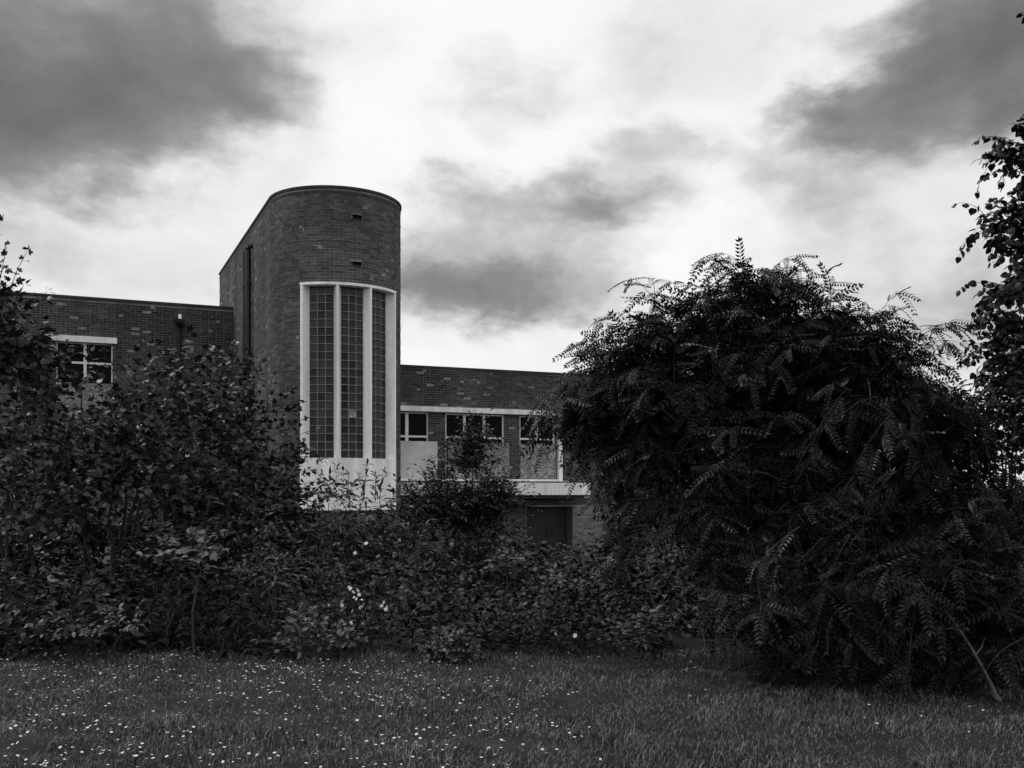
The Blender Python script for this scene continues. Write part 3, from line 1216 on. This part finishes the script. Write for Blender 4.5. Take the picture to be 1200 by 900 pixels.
    m.tube([pts[2], pts[2] + [-.06, .02, .02], pts[2] + [-.12, .02, .01]], [.006, .005, .003], 5)
    m.build('side_twig', M_DEADWOOD, br)


pinnate_tree()


# ------------------------------------------------------------------ the round-leaved tree reaching in at the right edge
def round_tree():
    rng = np.random.default_rng(33)
    base = np.array([7.6, 12.6, -.25])
    cl = px_clumps([
        (1195, 172, 11.5, .28, .3, .12, .7), (1218, 225, 11.5, .25, .3, .10, .5), (1185, 262, 11.4, .30, .3, .13, .8), (1205, 285, 11.6, .3, .3, .12, .6),
        (1178, 338, 11.3, .20, .3, .07, .5), (1198, 375, 11.5, .32, .3, .16, .9), (1180, 415, 11.4, .28, .3, .14, .8), (1195, 445, 11.5, .35, .3, .12, .8),
        (1250, 345, 11.6, .35, .4, .4, .9), (1270, 200, 11.6, .40, .5, .4, .9),
    ]) + [((7.3, 11.2, 7.0), (1.2, 1.4, 1.1), 2.5), ((7.6, 9.4, 6.4), (1.5, 1.5, 1.0), 2.5), ((7.2, 8.6, 5.0), (1.0, 1.2, .8), 1.5), ((8.4, 11, 5.2), (1.3, 1.2, 1.0), 2.5),
          ((8.6, 8.4, 5.6), (1.3, 1.4, 1.0), 2.0), ((5.5, 7.6, 3.0), (.8, .9, .8), 8), ((6.0, 6.8, 4.0), (1.1, 1.0, .6), 3), ((5.9, 8.6, 2.6), (.6, .9, .9), 8), ((6.6, 7.5, 2.4), (.9, 1.0, .7), 3), ((4.6, 8.4, 6.9), (1.4, 1.2, .6), 16), ((3.2, 8.0, 6.8), (1.2, 1.1, .5), 12), ((5.4, 6.8, 6.2), (1.4, 1.2, .6), 14), ((3.6, 6.4, 6.2), (1.2, 1.1, .5), 10), ((4.6, 5.6, 5.6), (1.0, .9, .5), 8), ((8.3, 12.6, 6.6), (1.4, 1.2, 1.3), 2), ((7.9, 10.4, 8.2), (1.6, 1.6, 1.0), 2.5)]  # the heavily weighted boughs are out of view, added to shade the lawn
    P, T = grow_shoots(rng, cl, 26, (.25, .55), 8, up=.0, droop=.12)
    sets = [leaves_on(rng, P, T, 'alt', .085, hang=.45, flat=.5)]
    twigs = [(P, .005, .002)]
    lines = [(1215, 205, 1150, 180, 11.3), (1212, 190, 1158, 165, 11.4), (1215, 170, 1190, 140, 11.4), (1210, 275, 1147, 250, 11.3), (1205, 290, 1155, 280, 11.3), (1210, 265, 1172, 240, 11.4),
             (1205, 340, 1141, 344, 11.2), (1215, 330, 1168, 330, 11.3), (1210, 385, 1143, 372, 11.2), (1210, 400, 1150, 395, 11.3), (1205, 420, 1148, 425, 11.2),
             (1210, 440, 1142, 440, 11.2), (1215, 460, 1160, 452, 11.3), (1220, 300, 1185, 320, 11.4), (1220, 225, 1180, 215, 11.5), (1225, 20, 1196, 12, 11.5)]
    O, D, Ls = [], [], []
    for x0, y0, x1, y1, Y in lines:
        x1 += 5
        for k in range(9):
            a = at(x0 + rng.normal(0, 6), y0 + rng.normal(0, 7), Y + rng.normal(0, .15))
            b = at(x1 + abs(rng.normal(0, 12)) * (k > 0), y1 + rng.normal(0, 9) * (k > 0), Y)
            d = b - a
            O.append(a)
            D.append(d / np.linalg.norm(d) + np.array([0, 0, .18]))
            Ls.append(np.linalg.norm(d))
    P2, T2 = march(rng, np.array(O), unit(np.array(D)), np.array(Ls), 10, .05)
    sets.append(leaves_on(rng, P2, T2, 'alt', .085, hang=.4, flat=.5))
    twigs.append((P2, .006, .002))
    fork = base + np.array([.1, -.2, 3.2])
    top = base + np.array([.0, -.8, 7.5])
    limbs = [limb(rng, base - [0, 0, .1], fork, .2, .15, 6, 0, .03), limb(rng, fork, top, .14, .04, 7, .1, .06)]
    for i, (c, r, w) in enumerate(cl):
        s = fork if c[2] < 5.2 else (fork * .4 + top * .6)
        limbs.append(limb(rng, s, np.asarray(c) + np.array([.15, 0, 0]), .05, .010, 7, .25, .06))
    plant('round_leaf_tree', base, 'tall tree with small round leaves whose branches reach in at the upper right edge', 'tree', sets, ROUN, M_ROUND, twigs, limbs, 300, seed=2)


round_tree()


# ------------------------------------------------------------------ maple saplings on the left
def maple(base_px, Y, clumps, lines, label, seed, per=40, size=.088, singles=300, stems=3):
    rng = np.random.default_rng(seed)
    bx = (base_px - 600) / F * Y
    base = np.array([bx, Y, float(ground_z(bx, Y))])
    cl = px_clumps(clumps)
    P, T = grow_shoots(rng, cl, per, (.35, .7), 6, up=.65, droop=.05)
    sets = [leaves_on(rng, P, T, 'opp', size, hang=.12, flat=.75)]
    twigs = [(P, .006, .003)]
    if lines:
        O, D, Ls = [], [], []
        for x0, y0, x1, y1, YY in lines:
            a, b = at(x0, y0, YY), at(x1, y1, YY)
            d = b - a
            O.append(a)
            D.append(d)
            Ls.append(np.linalg.norm(d))
        P2, T2 = march(rng, np.array(O), unit(np.array(D)), np.array(Ls), 7, .02)
        sets.append(leaves_on(rng, P2, T2, 'opp', size, skip=1, hang=.1, flat=.5))
        twigs.append((P2, .007, .003))
    limbs = []
    for c, r, w in cl:
        b0 = base + np.array([rng.normal(0, .12), rng.normal(0, .12), -.05])
        limbs.append(limb(rng, b0, np.asarray(c) + [0, 0, r[2] * .4], .026, .008, 7, .0, .035))
    plant('maple_sapling', base, label, 'tree', sets, MAPL, M_MAPLE, twigs, limbs, singles, seed=seed, group='maple saplings in the thicket')


maple(10, 11.6, [(-20, 430, 11.6, .5, .5, .5, 1.2), (-12, 400, 11.5, .34, .45, .34, 1.5), (22, 440, 11.6, .28, .4, .25, .8), (40, 510, 11.4, .5, .5, .5, 1.2), (-20, 560, 11.4, .5, .5, .5, 1), (50, 600, 11.3, .5, .45, .45, 1.0), (-60, 360, 11.8, .4, .5, .5, .9)],
      [(-10, 380, 4, 285, 11.4), (0, 370, 26, 292, 11.5), (-15, 350, 0, 262, 11.6), (5, 390, 18, 340, 11.5), (-20, 360, -8, 240, 11.5), (40, 420, 62, 392, 11.4)],
      'maple sapling at the left edge, its top sprigs standing out against the sky', 41)
maple(120, 13.0, [(95, 545, 13, .5, .5, .34, 1.0), (150, 515, 13.1, .34, .5, .26, .6), (188, 500, 13.2, .34, .5, .26, .6), (160, 465, 13.2, .3, .4, .2, .28), (95, 455, 13.0, .35, .4, .25, .22), (200, 455, 13.2, .3, .4, .2, .28), (130, 560, 12.8, .55, .5, .5, 1.2), (190, 560, 12.7, .45, .5, .45, 1.1), (80, 580, 12.6, .5, .5, .5, 1), (60, 525, 13.2, .25, .4, .22, .5)],
      [(150, 460, 168, 405, 13.1), (185, 450, 200, 412, 13.1), (170, 440, 182, 402, 13.2)],
      'maple sapling in front of the left wing window', 42)
maple(262, 14.2, [(232, 505, 14.2, .42, .5, .34, .8), (275, 510, 14.2, .42, .5, .34, .8), (310, 535, 14.1, .36, .5, .38, .9), (235, 460, 14.2, .35, .4, .24, .33), (285, 460, 14.2, .35, .4, .24, .33), (255, 560, 14, .55, .5, .5, 1.2), (318, 585, 13.9, .40, .5, .42, 1.0), (200, 600, 13.6, .5, .5, .5, 1), (280, 620, 13.4, .6, .5, .4, 1.0)],
      [(270, 450, 276, 405, 14.1), (285, 460, 292, 418, 14.1), (310, 490, 318, 440, 14.0), (325, 500, 350, 470, 14.0), (330, 540, 356, 520, 13.9), (335, 560, 362, 545, 13.9), (240, 440, 243, 408, 14.2), (320, 480, 338, 452, 14.0), (215, 440, 222, 402, 14.2), (330, 580, 360, 572, 13.9), (325, 510, 356, 492, 14)],
      'maple sapling beside the round tower, hiding its left foot', 43)


# ------------------------------------------------------------------ shrubs of the thicket
def shrub(name, base_px, Y, clumps, label, tmpls, mat, size, seed, per=40, length=(.25, .5), nodes=8, kind='alt', up=.5, droop=.05, lines=(), singles=0, hang=.15, flat=.6,
          group='shrubs of the thicket', line_n=1, cat='shrub', trunk='stems'):
    rng = np.random.default_rng(seed)
    bx = (base_px - 600) / F * Y
    base = np.array([bx, Y, float(ground_z(bx, Y))])
    cl = px_clumps(clumps)
    P, T = grow_shoots(rng, cl, per, length, nodes, up=up, droop=droop)
    sets = [leaves_on(rng, P, T, kind, size, hang=hang, flat=flat)]
    twigs = [(P, .004, .0015)]
    if lines:
        O, D, Ls = [], [], []
        for x0, y0, x1, y1, YY in lines:
            for k in range(line_n):
                a = at(x0 + rng.normal(0, 4) * (k > 0), y0 + rng.normal(0, 4) * (k > 0), YY)
                b = at(x1 + rng.normal(0, 6) * (k > 0), y1 + rng.normal(0, 5) * (k > 0), YY)
                O.append(a)
                D.append(b - a)
                Ls.append(np.linalg.norm(b - a))
        P2, T2 = march(rng, np.array(O), unit(np.array(D)), np.array(Ls), max(nodes, 8), .02)
        sets.append(leaves_on(rng, P2, T2, kind, size, skip=1, hang=hang, flat=flat))
        twigs.append((P2, .006, .002))
    limbs = []
    for c, r, w in cl:
        b0 = base + np.array([rng.normal(0, .1), rng.normal(0, .1), -.05])
        limbs.append(limb(rng, b0, np.asarray(c), .018, .006, 6, .03, .03))
    return plant(name, base, label, cat, sets, tmpls, mat, twigs, limbs, singles, trunk_name=trunk, seed=seed, group=group)


# long-leaved shrub in front of the white apron
shrub('long_leaf_shrub', 415, 14.5, [(395, 628, 14.4, .32, .4, .18, .8), (440, 624, 14.5, .34, .4, .18, .8), (410, 670, 14.2, .6, .4, .5, 1.6), (470, 640, 14.4, .4, .4, .4, 1)],
      'shrub with long drooping leaves in front of the white panel under the stair window', LANC, M_LANCE, .15, 51, per=30, length=(.3, .6), nodes=7, kind='opp', up=.8,
      lines=[(375, 610, 372, 566, 14.3), (385, 600, 386, 556, 14.3), (395, 590, 392, 548, 14.4), (410, 600, 406, 556, 14.3), (430, 600, 424, 560, 14.4), (425, 590, 432, 545, 14.3),
             (445, 590, 447, 552, 14.4), (455, 600, 464, 566, 14.4), (440, 580, 440, 556, 14.3), (470, 600, 478, 572, 14.4), (400, 590, 416, 562, 14.3), (485, 600, 492, 570, 14.5), (360, 600, 362, 572, 14.3)],
      singles=250, hang=.2, flat=.8)
# upright small-leaved sapling in front of the boarded windows
shrub('upright_shrub', 545, 15.0, [(545, 606, 15.0, .75, .5, .36, 3.0), (500, 600, 14.8, .45, .4, .30, 1.8), (585, 592, 15, .28, .4, .26, 1.4), (560, 588, 15, .3, .3, .22, 1.2), (546, 545, 15.1, .17, .25, .20, 1.0), (556, 522, 15.1, .13, .2, .14, .8), (515, 572, 15.1, .25, .3, .15, .4), (560, 670, 14.6, .8, .4, .5, 1.6)],
      'upright small-leaved sapling with a dense top in front of the boarded windows', OVNA, M_OVAL, .072, 52, per=95, length=(.25, .5), nodes=10, up=.9,
      lines=[(545, 560, 538, 512, 15.1), (550, 555, 556, 498, 15.1), (560, 545, 572, 508, 15.1), (555, 540, 583, 528, 15.1), (535, 560, 520, 522, 15.1), (530, 565, 512, 545, 15.1), (525, 570, 505, 540, 15.1),
             (560, 550, 588, 532, 15.0), (550, 545, 549, 503, 15.1), (595, 590, 606, 568, 14.9), (580, 590, 590, 563, 14.9), (480, 600, 476, 566, 14.8), (500, 600, 498, 566, 14.8), (515, 590, 508, 558, 14.9), (545, 540, 543, 506, 15.1), (560, 600, 561, 545, 15.1), (571, 600, 571, 545, 15.1)],
      line_n=3)
# dense shrubs behind, at the foot of the building
shrub('leafy_bush', 640, 15.5, [(640, 682, 15.5, .7, .5, .22, 1.5), (690, 678, 15.4, .5, .5, .22, 1.2), (745, 670, 15, .6, .5, .35, 1.5), (590, 680, 15.3, .6, .5, .3, 1.2), (730, 610, 15.3, .2, .3, .3, .4)],
      'pale-topped bush below the entrance canopy beside the weeping tree', OVAL, M_OVAL, .07, 53, per=75, nodes=9, up=.5)
# rose with white flowers
rose = shrub('flowering_bush', 420, 10.3, [(400, 695, 10.3, .22, .25, .20, .7), (452, 706, 10.2, .18, .25, .16, .5), (425, 745, 10.0, .3, .3, .14, .6), (372, 735, 10.2, .2, .25, .14, .4), (470, 665, 10.8, .25, .3, .18, .5)],
             'bush with a cluster of white blossoms, left of the middle of the thicket', OVAL, M_OVAL, .07, 54, per=60, nodes=8)
rngf = np.random.default_rng(8)


def blossom_mesh():
    mb = MB()
    for k in range(5):
        a = k * 1.2566
        d, s = np.array([math.cos(a), math.sin(a), 0]), np.array([-math.sin(a), math.cos(a), 0])
        mb.add([(0, 0, 0), tuple(d * .6 - s * .38 + [0, 0, .12]), tuple(d * 1.0 + [0, 0, .2]), tuple(d * .6 + s * .38 + [0, 0, .12])], [], [(0, 1, 2), (0, 2, 3)])
    mb.tube([(0, 0, .0), (0, 0, .14)], [.2, .12], 6)
    me = np_mesh('blossom', np.array(mb.v), [np.array(mb.f4), np.array(mb.f3)] if mb.f4 else [np.array(mb.f3)])
    me.materials.append(M_PETAL)
    return me


ME_BLOS = blossom_mesh()


def blossoms(root, pts, Y, r=.022):
    base = np.array(root.location)
    for x, y in pts:
        p = at(x, y, Y + rngf.normal(0, .04)) - base
        o = link('blossom', ME_BLOS, None, root)
        o.location = p
        o.rotation_euler = (rad(62) + rngf.normal(0, .3), rngf.normal(0, .4), rngf.normal(0, .6))
        s = r * rngf.uniform(.75, 1.15)
        o.scale = (s, s, s)


blossoms(rose, [(411, 690), (414, 694), (419, 692), (421, 697), (415, 700), (418, 702), (424, 703), (405, 712), (413, 716), (412, 730), (450, 706), (453, 711), (447, 710), (452, 714), (385, 709), (401, 709), (423, 712), (416, 648), (429, 637), (409, 688), (411, 729)], 9.78)
rose2 = shrub('flowering_bush', 660, 10.2, [(645, 752, 10.0, .24, .3, .12, .6), (695, 748, 10.2, .25, .3, .15, .6), (655, 710, 10.5, .25, .3, .2, .6)],
              'low bush with two small white blossoms near the weeping tree', OVAL, M_OVAL, .075, 55, per=60, nodes=8)
blossoms(rose2, [(651, 743), (674, 745), (666, 765)], 9.62, .026)
# low dark bushes along the lawn edge
low = [
    (40, 11.0, [(20, 700, 11, .6, .5, .35, 1.2), (70, 730, 10.8, .6, .45, .25, 1.2), (0, 740, 10.7, .5, .4, .22, 1), (100, 690, 11.2, .5, .5, .35, 1)], 'dark ragged bush in the left corner of the thicket', OVAL, .085),
    (190, 11.2, [(150, 720, 11, .55, .45, .3, 1.2), (210, 730, 10.9, .55, .45, .25, 1.2), (180, 670, 11.5, .6, .5, .4, 1.2), (250, 690, 11.4, .5, .5, .35, 1.1)], 'dark bush below the maple sapling with the window behind', OVNA, .10),
    (310, 11.0, [(290, 720, 11, .5, .45, .3, 1.2), (335, 735, 10.8, .45, .4, .22, 1.0), (320, 660, 11.8, .6, .5, .4, 1.2), (260, 750, 10.5, .4, .3, .15, .7)], 'low bush left of the white blossoms with broad pale leaf tips', LANC, .11),
    (540, 11.6, [(520, 690, 11.6, .55, .5, .42, 1.3), (570, 680, 11.7, .55, .5, .42, 1.3), (540, 740, 11.2, .6, .45, .28, 1.2), (600, 730, 11.3, .5, .45, .3, 1.1), (490, 740, 11.2, .4, .4, .28, .9)], 'dark bush in the middle of the thicket under the upright sapling', OVAL, .075),
    (780, 11.4, [(745, 725, 11.4, .35, .5, .25, 1.0), (720, 690, 11.8, .5, .5, .4, 1.2), (730, 750, 11.0, .4, .4, .16, 1.0)], 'dark bush in the deep shade left of the weeping tree trunk', OVNA, .08),
    (1190, 11.8, [(1140, 500, 11.8, .40, .5, .32, 2.4), (1190, 470, 11.8, .45, .5, .35, 3.0), (1215, 520, 11.8, .45, .5, .4, 2.4), (1160, 560, 11.6, .5, .5, .4, 1.5), (1170, 600, 11.6, .6, .5, .5, 1.4), (1190, 690, 11.4, .6, .5, .5, 1.4), (1120, 560, 12, .5, .5, .5, 1.2), (1100, 660, 11.6, .6, .5, .5, 1.3)], 'tall bush behind the weeping tree at the right edge under the round-leaved tree', OVNA, .10),
]
low = [(bp, Y - .9, [(a, b + 16 * (b > 600), c - .95, d, e, f, w) for a, b, c, d, e, f, w in cl], lab, tm, sz) for bp, Y, cl, lab, tm, sz in low]
def lumpy(cl, seed):
    r = np.random.default_rng(seed)
    out = []
    for a, b, c, d, e, f, w in cl:
        for k in range(5):
            q = r.uniform(.30, .55)
            out.append((a + r.normal(0, .62) * d * 100, b + r.normal(.1, .6) * f * 100, c + r.normal(0, .3), d * q, e * q, f * q, w * r.choice([.06, .16, .30, .44])))
    return out


for i, (bp, Y, cl, lab, tm, sz) in enumerate(low):
    cl = lumpy(cl, 200 + i)
    sz *= 1.15
    shrub('leafy_bush', bp, Y, cl, lab, tm, M_UNDER, sz, 70 + i, per=44, nodes=7, length=(.2, .45), up=.45, droop=.07)
back = [
    (30, 13.6, [(0, 640, 13.5, .6, .5, .5, 1.4), (60, 625, 13.6, .55, .5, .45, 1.3), (30, 690, 12.8, .6, .5, .4, 1.2)], 'dark bush filling the gap under the maple sapling at the left edge', OVAL, .10),
    (150, 14.2, [(120, 625, 14.2, .6, .5, .45, 1.4), (185, 625, 14.3, .6, .5, .45, 1.4), (150, 680, 13.4, .7, .5, .4, 1.2)], 'dark bush behind the stems of the maple sapling with the window above it', OVNA, .10),
    (270, 14.8, [(235, 640, 14.6, .6, .5, .4, 1.4), (300, 640, 14.8, .6, .5, .4, 1.4), (345, 650, 14.8, .45, .5, .35, 1.2), (270, 690, 13.8, .7, .5, .4, 1.2)], 'dark bush at the foot of the round tower', OVAL, .09),
    (470, 15.6, [(430, 650, 15.4, .7, .5, .4, 1.4), (500, 645, 15.6, .7, .5, .4, 1.4), (570, 650, 15.6, .6, .5, .4, 1.3), (480, 700, 14.5, .8, .5, .4, 1.2)], 'dark bush behind the long-leaved shrub, below the wing', OVNA, .08),
    (690, 14.0, [(650, 690, 14.2, .6, .5, .35, 1.3), (720, 690, 14, .6, .5, .4, 1.3), (790, 680, 13.6, .6, .5, .5, 1.4), (700, 730, 13, .8, .5, .35, 1.2), (850, 680, 13.4, .6, .5, .55, 1.4)], 'dark bush in the shade behind the weeping tree', OVAL, .09),
]
for i, (bp, Y, cl, lab, tm, sz) in enumerate(back):
    cl = lumpy(cl, 300 + i)
    sz *= 1.2
    shrub('leafy_bush', bp, Y, cl, lab, tm, M_UNDER, sz, 90 + i, per=64, nodes=7, length=(.2, .5), up=.35, droop=.08)
sprigs = [  # clusters in the paler leaf colour, light on the leaves painted in
    (225, 11.3, [(225, 645, 11.2, .24, .2, .10, 1.0), (205, 655, 11.2, .15, .2, .08, .6)], 'pale large-leaved sprig coloured as if lit, in front of the dark thicket on the left', MAPL, M_PALELEAF, .085),
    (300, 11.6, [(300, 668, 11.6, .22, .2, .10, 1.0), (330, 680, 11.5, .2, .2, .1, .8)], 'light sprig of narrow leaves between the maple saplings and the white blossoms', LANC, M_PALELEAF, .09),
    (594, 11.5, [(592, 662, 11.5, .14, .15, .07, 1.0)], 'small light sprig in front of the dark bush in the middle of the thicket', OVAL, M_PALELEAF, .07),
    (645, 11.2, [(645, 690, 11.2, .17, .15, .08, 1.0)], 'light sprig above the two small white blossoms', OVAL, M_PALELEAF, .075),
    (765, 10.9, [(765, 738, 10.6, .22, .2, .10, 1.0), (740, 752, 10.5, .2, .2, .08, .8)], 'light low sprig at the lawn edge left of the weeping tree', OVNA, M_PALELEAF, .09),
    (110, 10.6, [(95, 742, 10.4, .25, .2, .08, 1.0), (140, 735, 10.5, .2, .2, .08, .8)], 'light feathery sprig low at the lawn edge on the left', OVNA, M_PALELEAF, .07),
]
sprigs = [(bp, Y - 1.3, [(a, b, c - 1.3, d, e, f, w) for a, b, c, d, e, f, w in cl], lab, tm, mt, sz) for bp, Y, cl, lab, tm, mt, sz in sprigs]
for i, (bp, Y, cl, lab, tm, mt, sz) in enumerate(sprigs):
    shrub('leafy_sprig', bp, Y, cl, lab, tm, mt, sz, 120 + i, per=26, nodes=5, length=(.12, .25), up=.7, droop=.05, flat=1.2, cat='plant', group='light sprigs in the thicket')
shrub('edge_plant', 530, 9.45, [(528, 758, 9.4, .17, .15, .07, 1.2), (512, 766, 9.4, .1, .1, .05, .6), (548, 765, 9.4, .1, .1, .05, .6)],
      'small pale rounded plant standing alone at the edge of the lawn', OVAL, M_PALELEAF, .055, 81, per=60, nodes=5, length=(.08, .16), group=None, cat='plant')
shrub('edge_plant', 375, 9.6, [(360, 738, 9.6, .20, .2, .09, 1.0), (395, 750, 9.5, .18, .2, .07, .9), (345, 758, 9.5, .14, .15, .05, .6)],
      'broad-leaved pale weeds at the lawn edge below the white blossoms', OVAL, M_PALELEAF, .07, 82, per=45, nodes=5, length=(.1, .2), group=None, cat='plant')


# ------------------------------------------------------------------ undergrowth, grass, daisies
def undergrowth():
    rng = np.random.default_rng(61)
    n = 30000
    px = rng.uniform(-120, 1320, n)
    Y = rng.uniform(10.9, 16.5, n)
    X = (px - 600) / F * Y
    gz = ground_z(X, Y)
    lump = .5 + .5 * np.sin(X * 1.7 + 2 * np.sin(Y * 1.1)) * np.sin(Y * 1.9 + X * .6)
    top = np.clip((Y - 10.5) * .30, .12, 1.25) * (.5 + .7 * lump)
    Z = gz + top * rng.random(n) ** .55
    P = np.stack([X, Y, Z], 1)
    D = unit(rng.normal(0, 1, (n, 3)) * [1, 1, .5])
    Nn = unit(rng.normal(0, .5, (n, 3)) + [0, -.3, .9])
    S = rng.uniform(.06, .15, n)
    Xa, Ya, Za = frame_axes(D, Nn)
    V, Fs, off = [], [], 0
    w = rng.integers(0, 3, n)
    for k, tm in enumerate((OVAL[0], OVNA[0], LANC[0])):
        sel = w == k
        v, f = instance(tm, P[sel], Xa[sel], Ya[sel], Za[sel], S[sel])
        V.append(v)
        Fs.append(f + off)
        off += len(v)
    link('undergrowth', np_mesh('undergrowth', np.concatenate(V), [np.concatenate(Fs)]), M_UNDER, kind='stuff', label='dark tangled undergrowth behind the lawn', category='undergrowth')


undergrowth()


def field(x, y):
    return (np.sin(x * 2.3 + 1.7 * np.sin(y * 1.9 + .5)) * np.sin(y * 3.1 + 1.3 * np.sin(x * 1.3)) + .6 * np.sin(x * 6.1 + y * 4.3) * np.sin(y * 7.7 - x * 2.2)) / 1.6


def grass():
    rng = np.random.default_rng(62)
    n = 125000
    Y = 4.9 + (rng.random(n) ** .85) * 5.15
    hw = .56 * Y + .25
    X = rng.uniform(-1, 1, n) * hw
    f = field(X, Y)
    keep = rng.random(n) < .72 + .3 * f
    X, Y, f = X[keep], Y[keep], f[keep]
    n = len(X)
    h = (.012 + .018 * (f + .6) + rng.gamma(2, .0055, n)) * rng.uniform(.7, 1.2, n)
    tall = rng.random(n) < .012
    h = np.where(tall, h * 2.0, h)
    edge_ = np.clip((Y - 9.3) / .6, 0, 1)
    h *= 1 + .5 * edge_
    # scattered taller tufts
    nt = 46
    tx, ty = rng.uniform(-4.6, 4.6, nt), rng.uniform(5.0, 9.6, nt)
    for k in range(nt):
        q = np.exp(-((X - tx[k]) ** 2 + (Y - ty[k]) ** 2) / (2 * rng.uniform(.05, .16) ** 2))
        h *= 1 + q * rng.uniform(.4, 1.3)
    th = rng.uniform(0, 2 * math.pi, n)
    lean = rng.uniform(.15, .9, n)
    wdt = rng.uniform(.0022, .0045, n)
    d = np.stack([np.cos(th), np.sin(th), np.zeros(n)], 1)
    s = np.stack([-np.sin(th), np.cos(th), np.zeros(n)], 1)
    b = np.stack([X, Y, ground_z(X, Y) - .02 + np.zeros(n)], 1)
    up = np.array([0, 0, 1.0])
    H = h[:, None] + .02
    mid = b + up * H * .6 + d * (H * lean[:, None] * .3)
    tip = b + up * H * (1 - .25 * lean[:, None]) + d * (H * lean[:, None])
    W = wdt[:, None]
    V = np.stack([b - s * W, b + s * W, mid + s * W * .8, mid - s * W * .8, tip], 1).reshape(-1, 3)
    k = np.arange(n)[:, None] * 5
    q = k + np.array([[0, 1, 2, 3]])
    t = k + np.array([[3, 2, 4]])
    link('lawn_grass', np_mesh('lawn_grass', V, [q, t]), M_GRASS, kind='stuff', label='rough unmown lawn of short grass', category='grass')


grass()


def daisies():
    rng = np.random.default_rng(63)
    pts = []
    # clustered scatter, thicker at the left and middle
    for c in range(330):
        Y = 5.3 + rng.random() ** .9 * 4.4
        px = rng.choice([rng.uniform(0, 620), rng.uniform(0, 1200)], p=[.72, .28])
        if px > 820 and Y > 7.2:
            continue
        X = (px - 600) / F * Y
        for k in range(rng.integers(1, 7)):
            pts.append((X + rng.normal(0, .22), Y + rng.normal(0, .2)))
    pts = np.array(pts)
    pts = pts[np.argsort(pts[:, 1])]
    mb = MB()
    ring = [(math.cos(a) * (1 if i % 2 == 0 else .8), math.sin(a) * (1 if i % 2 == 0 else .8), .12) for i, a in enumerate(np.arange(12) * math.pi / 6)]
    mb.add([(0, 0, 0)] + ring, [], [(0, i + 1, (i + 1) % 12 + 1) for i in range(12)])
    mb.tube([(0, 0, 0), (0, 0, .18)], [.36, .25], 6)
    n_head = len(mb.f4) + len(mb.f3)
    head = (np.array(mb.v), [np.array(mb.f4), np.array(mb.f3)])
    me = np_mesh('daisy', head[0], head[1])
    me.materials.append(M_PETAL)
    px, py = project(np.column_stack([pts, np.full(len(pts), .05)]))
    vis = (px > 0) & (px < 1200) & (py < 900)
    pts = pts[vis]
    rest = []
    for i, (x, y) in enumerate(pts):
        r = rng.uniform(.0075, .0125)
        z = .036 + .016 * field(x, y) + rng.uniform(-.008, .018)
        rot = (rng.normal(.12, .2), rng.normal(0, .25), rng.uniform(0, 6))
        if i < 300:
            o = link('daisy', me, None, None, label='tiny white daisy growing in the rough lawn', category='daisy', group='daisies in the lawn')
            o.location = (x, y, z + float(ground_z(x, y)))
            o.rotation_euler = rot
            o.scale = (r, r, r)
        else:
            Mx = Matrix.Translation((x, y, z + float(ground_z(x, y)))) @ Matrix.Rotation(rot[2], 4, 'Z') @ Matrix.Rotation(rot[0], 4, 'X') @ Matrix.Scale(float(r), 4)
            rest.append(np.array([Mx @ Vector(p) for p in head[0]]))
    if rest:
        n = len(head[0])
        V = np.concatenate(rest)
        f4 = np.concatenate([head[1][0] + n * i for i in range(len(rest))])
        f3 = np.concatenate([head[1][1] + n * i for i in range(len(rest))])
        link('daisy_patch', np_mesh('daisy_patch', V, [f4, f3]), M_PETAL, kind='stuff', label='far scatter of tiny white daisies in the lawn', category='daisies')


daisies()
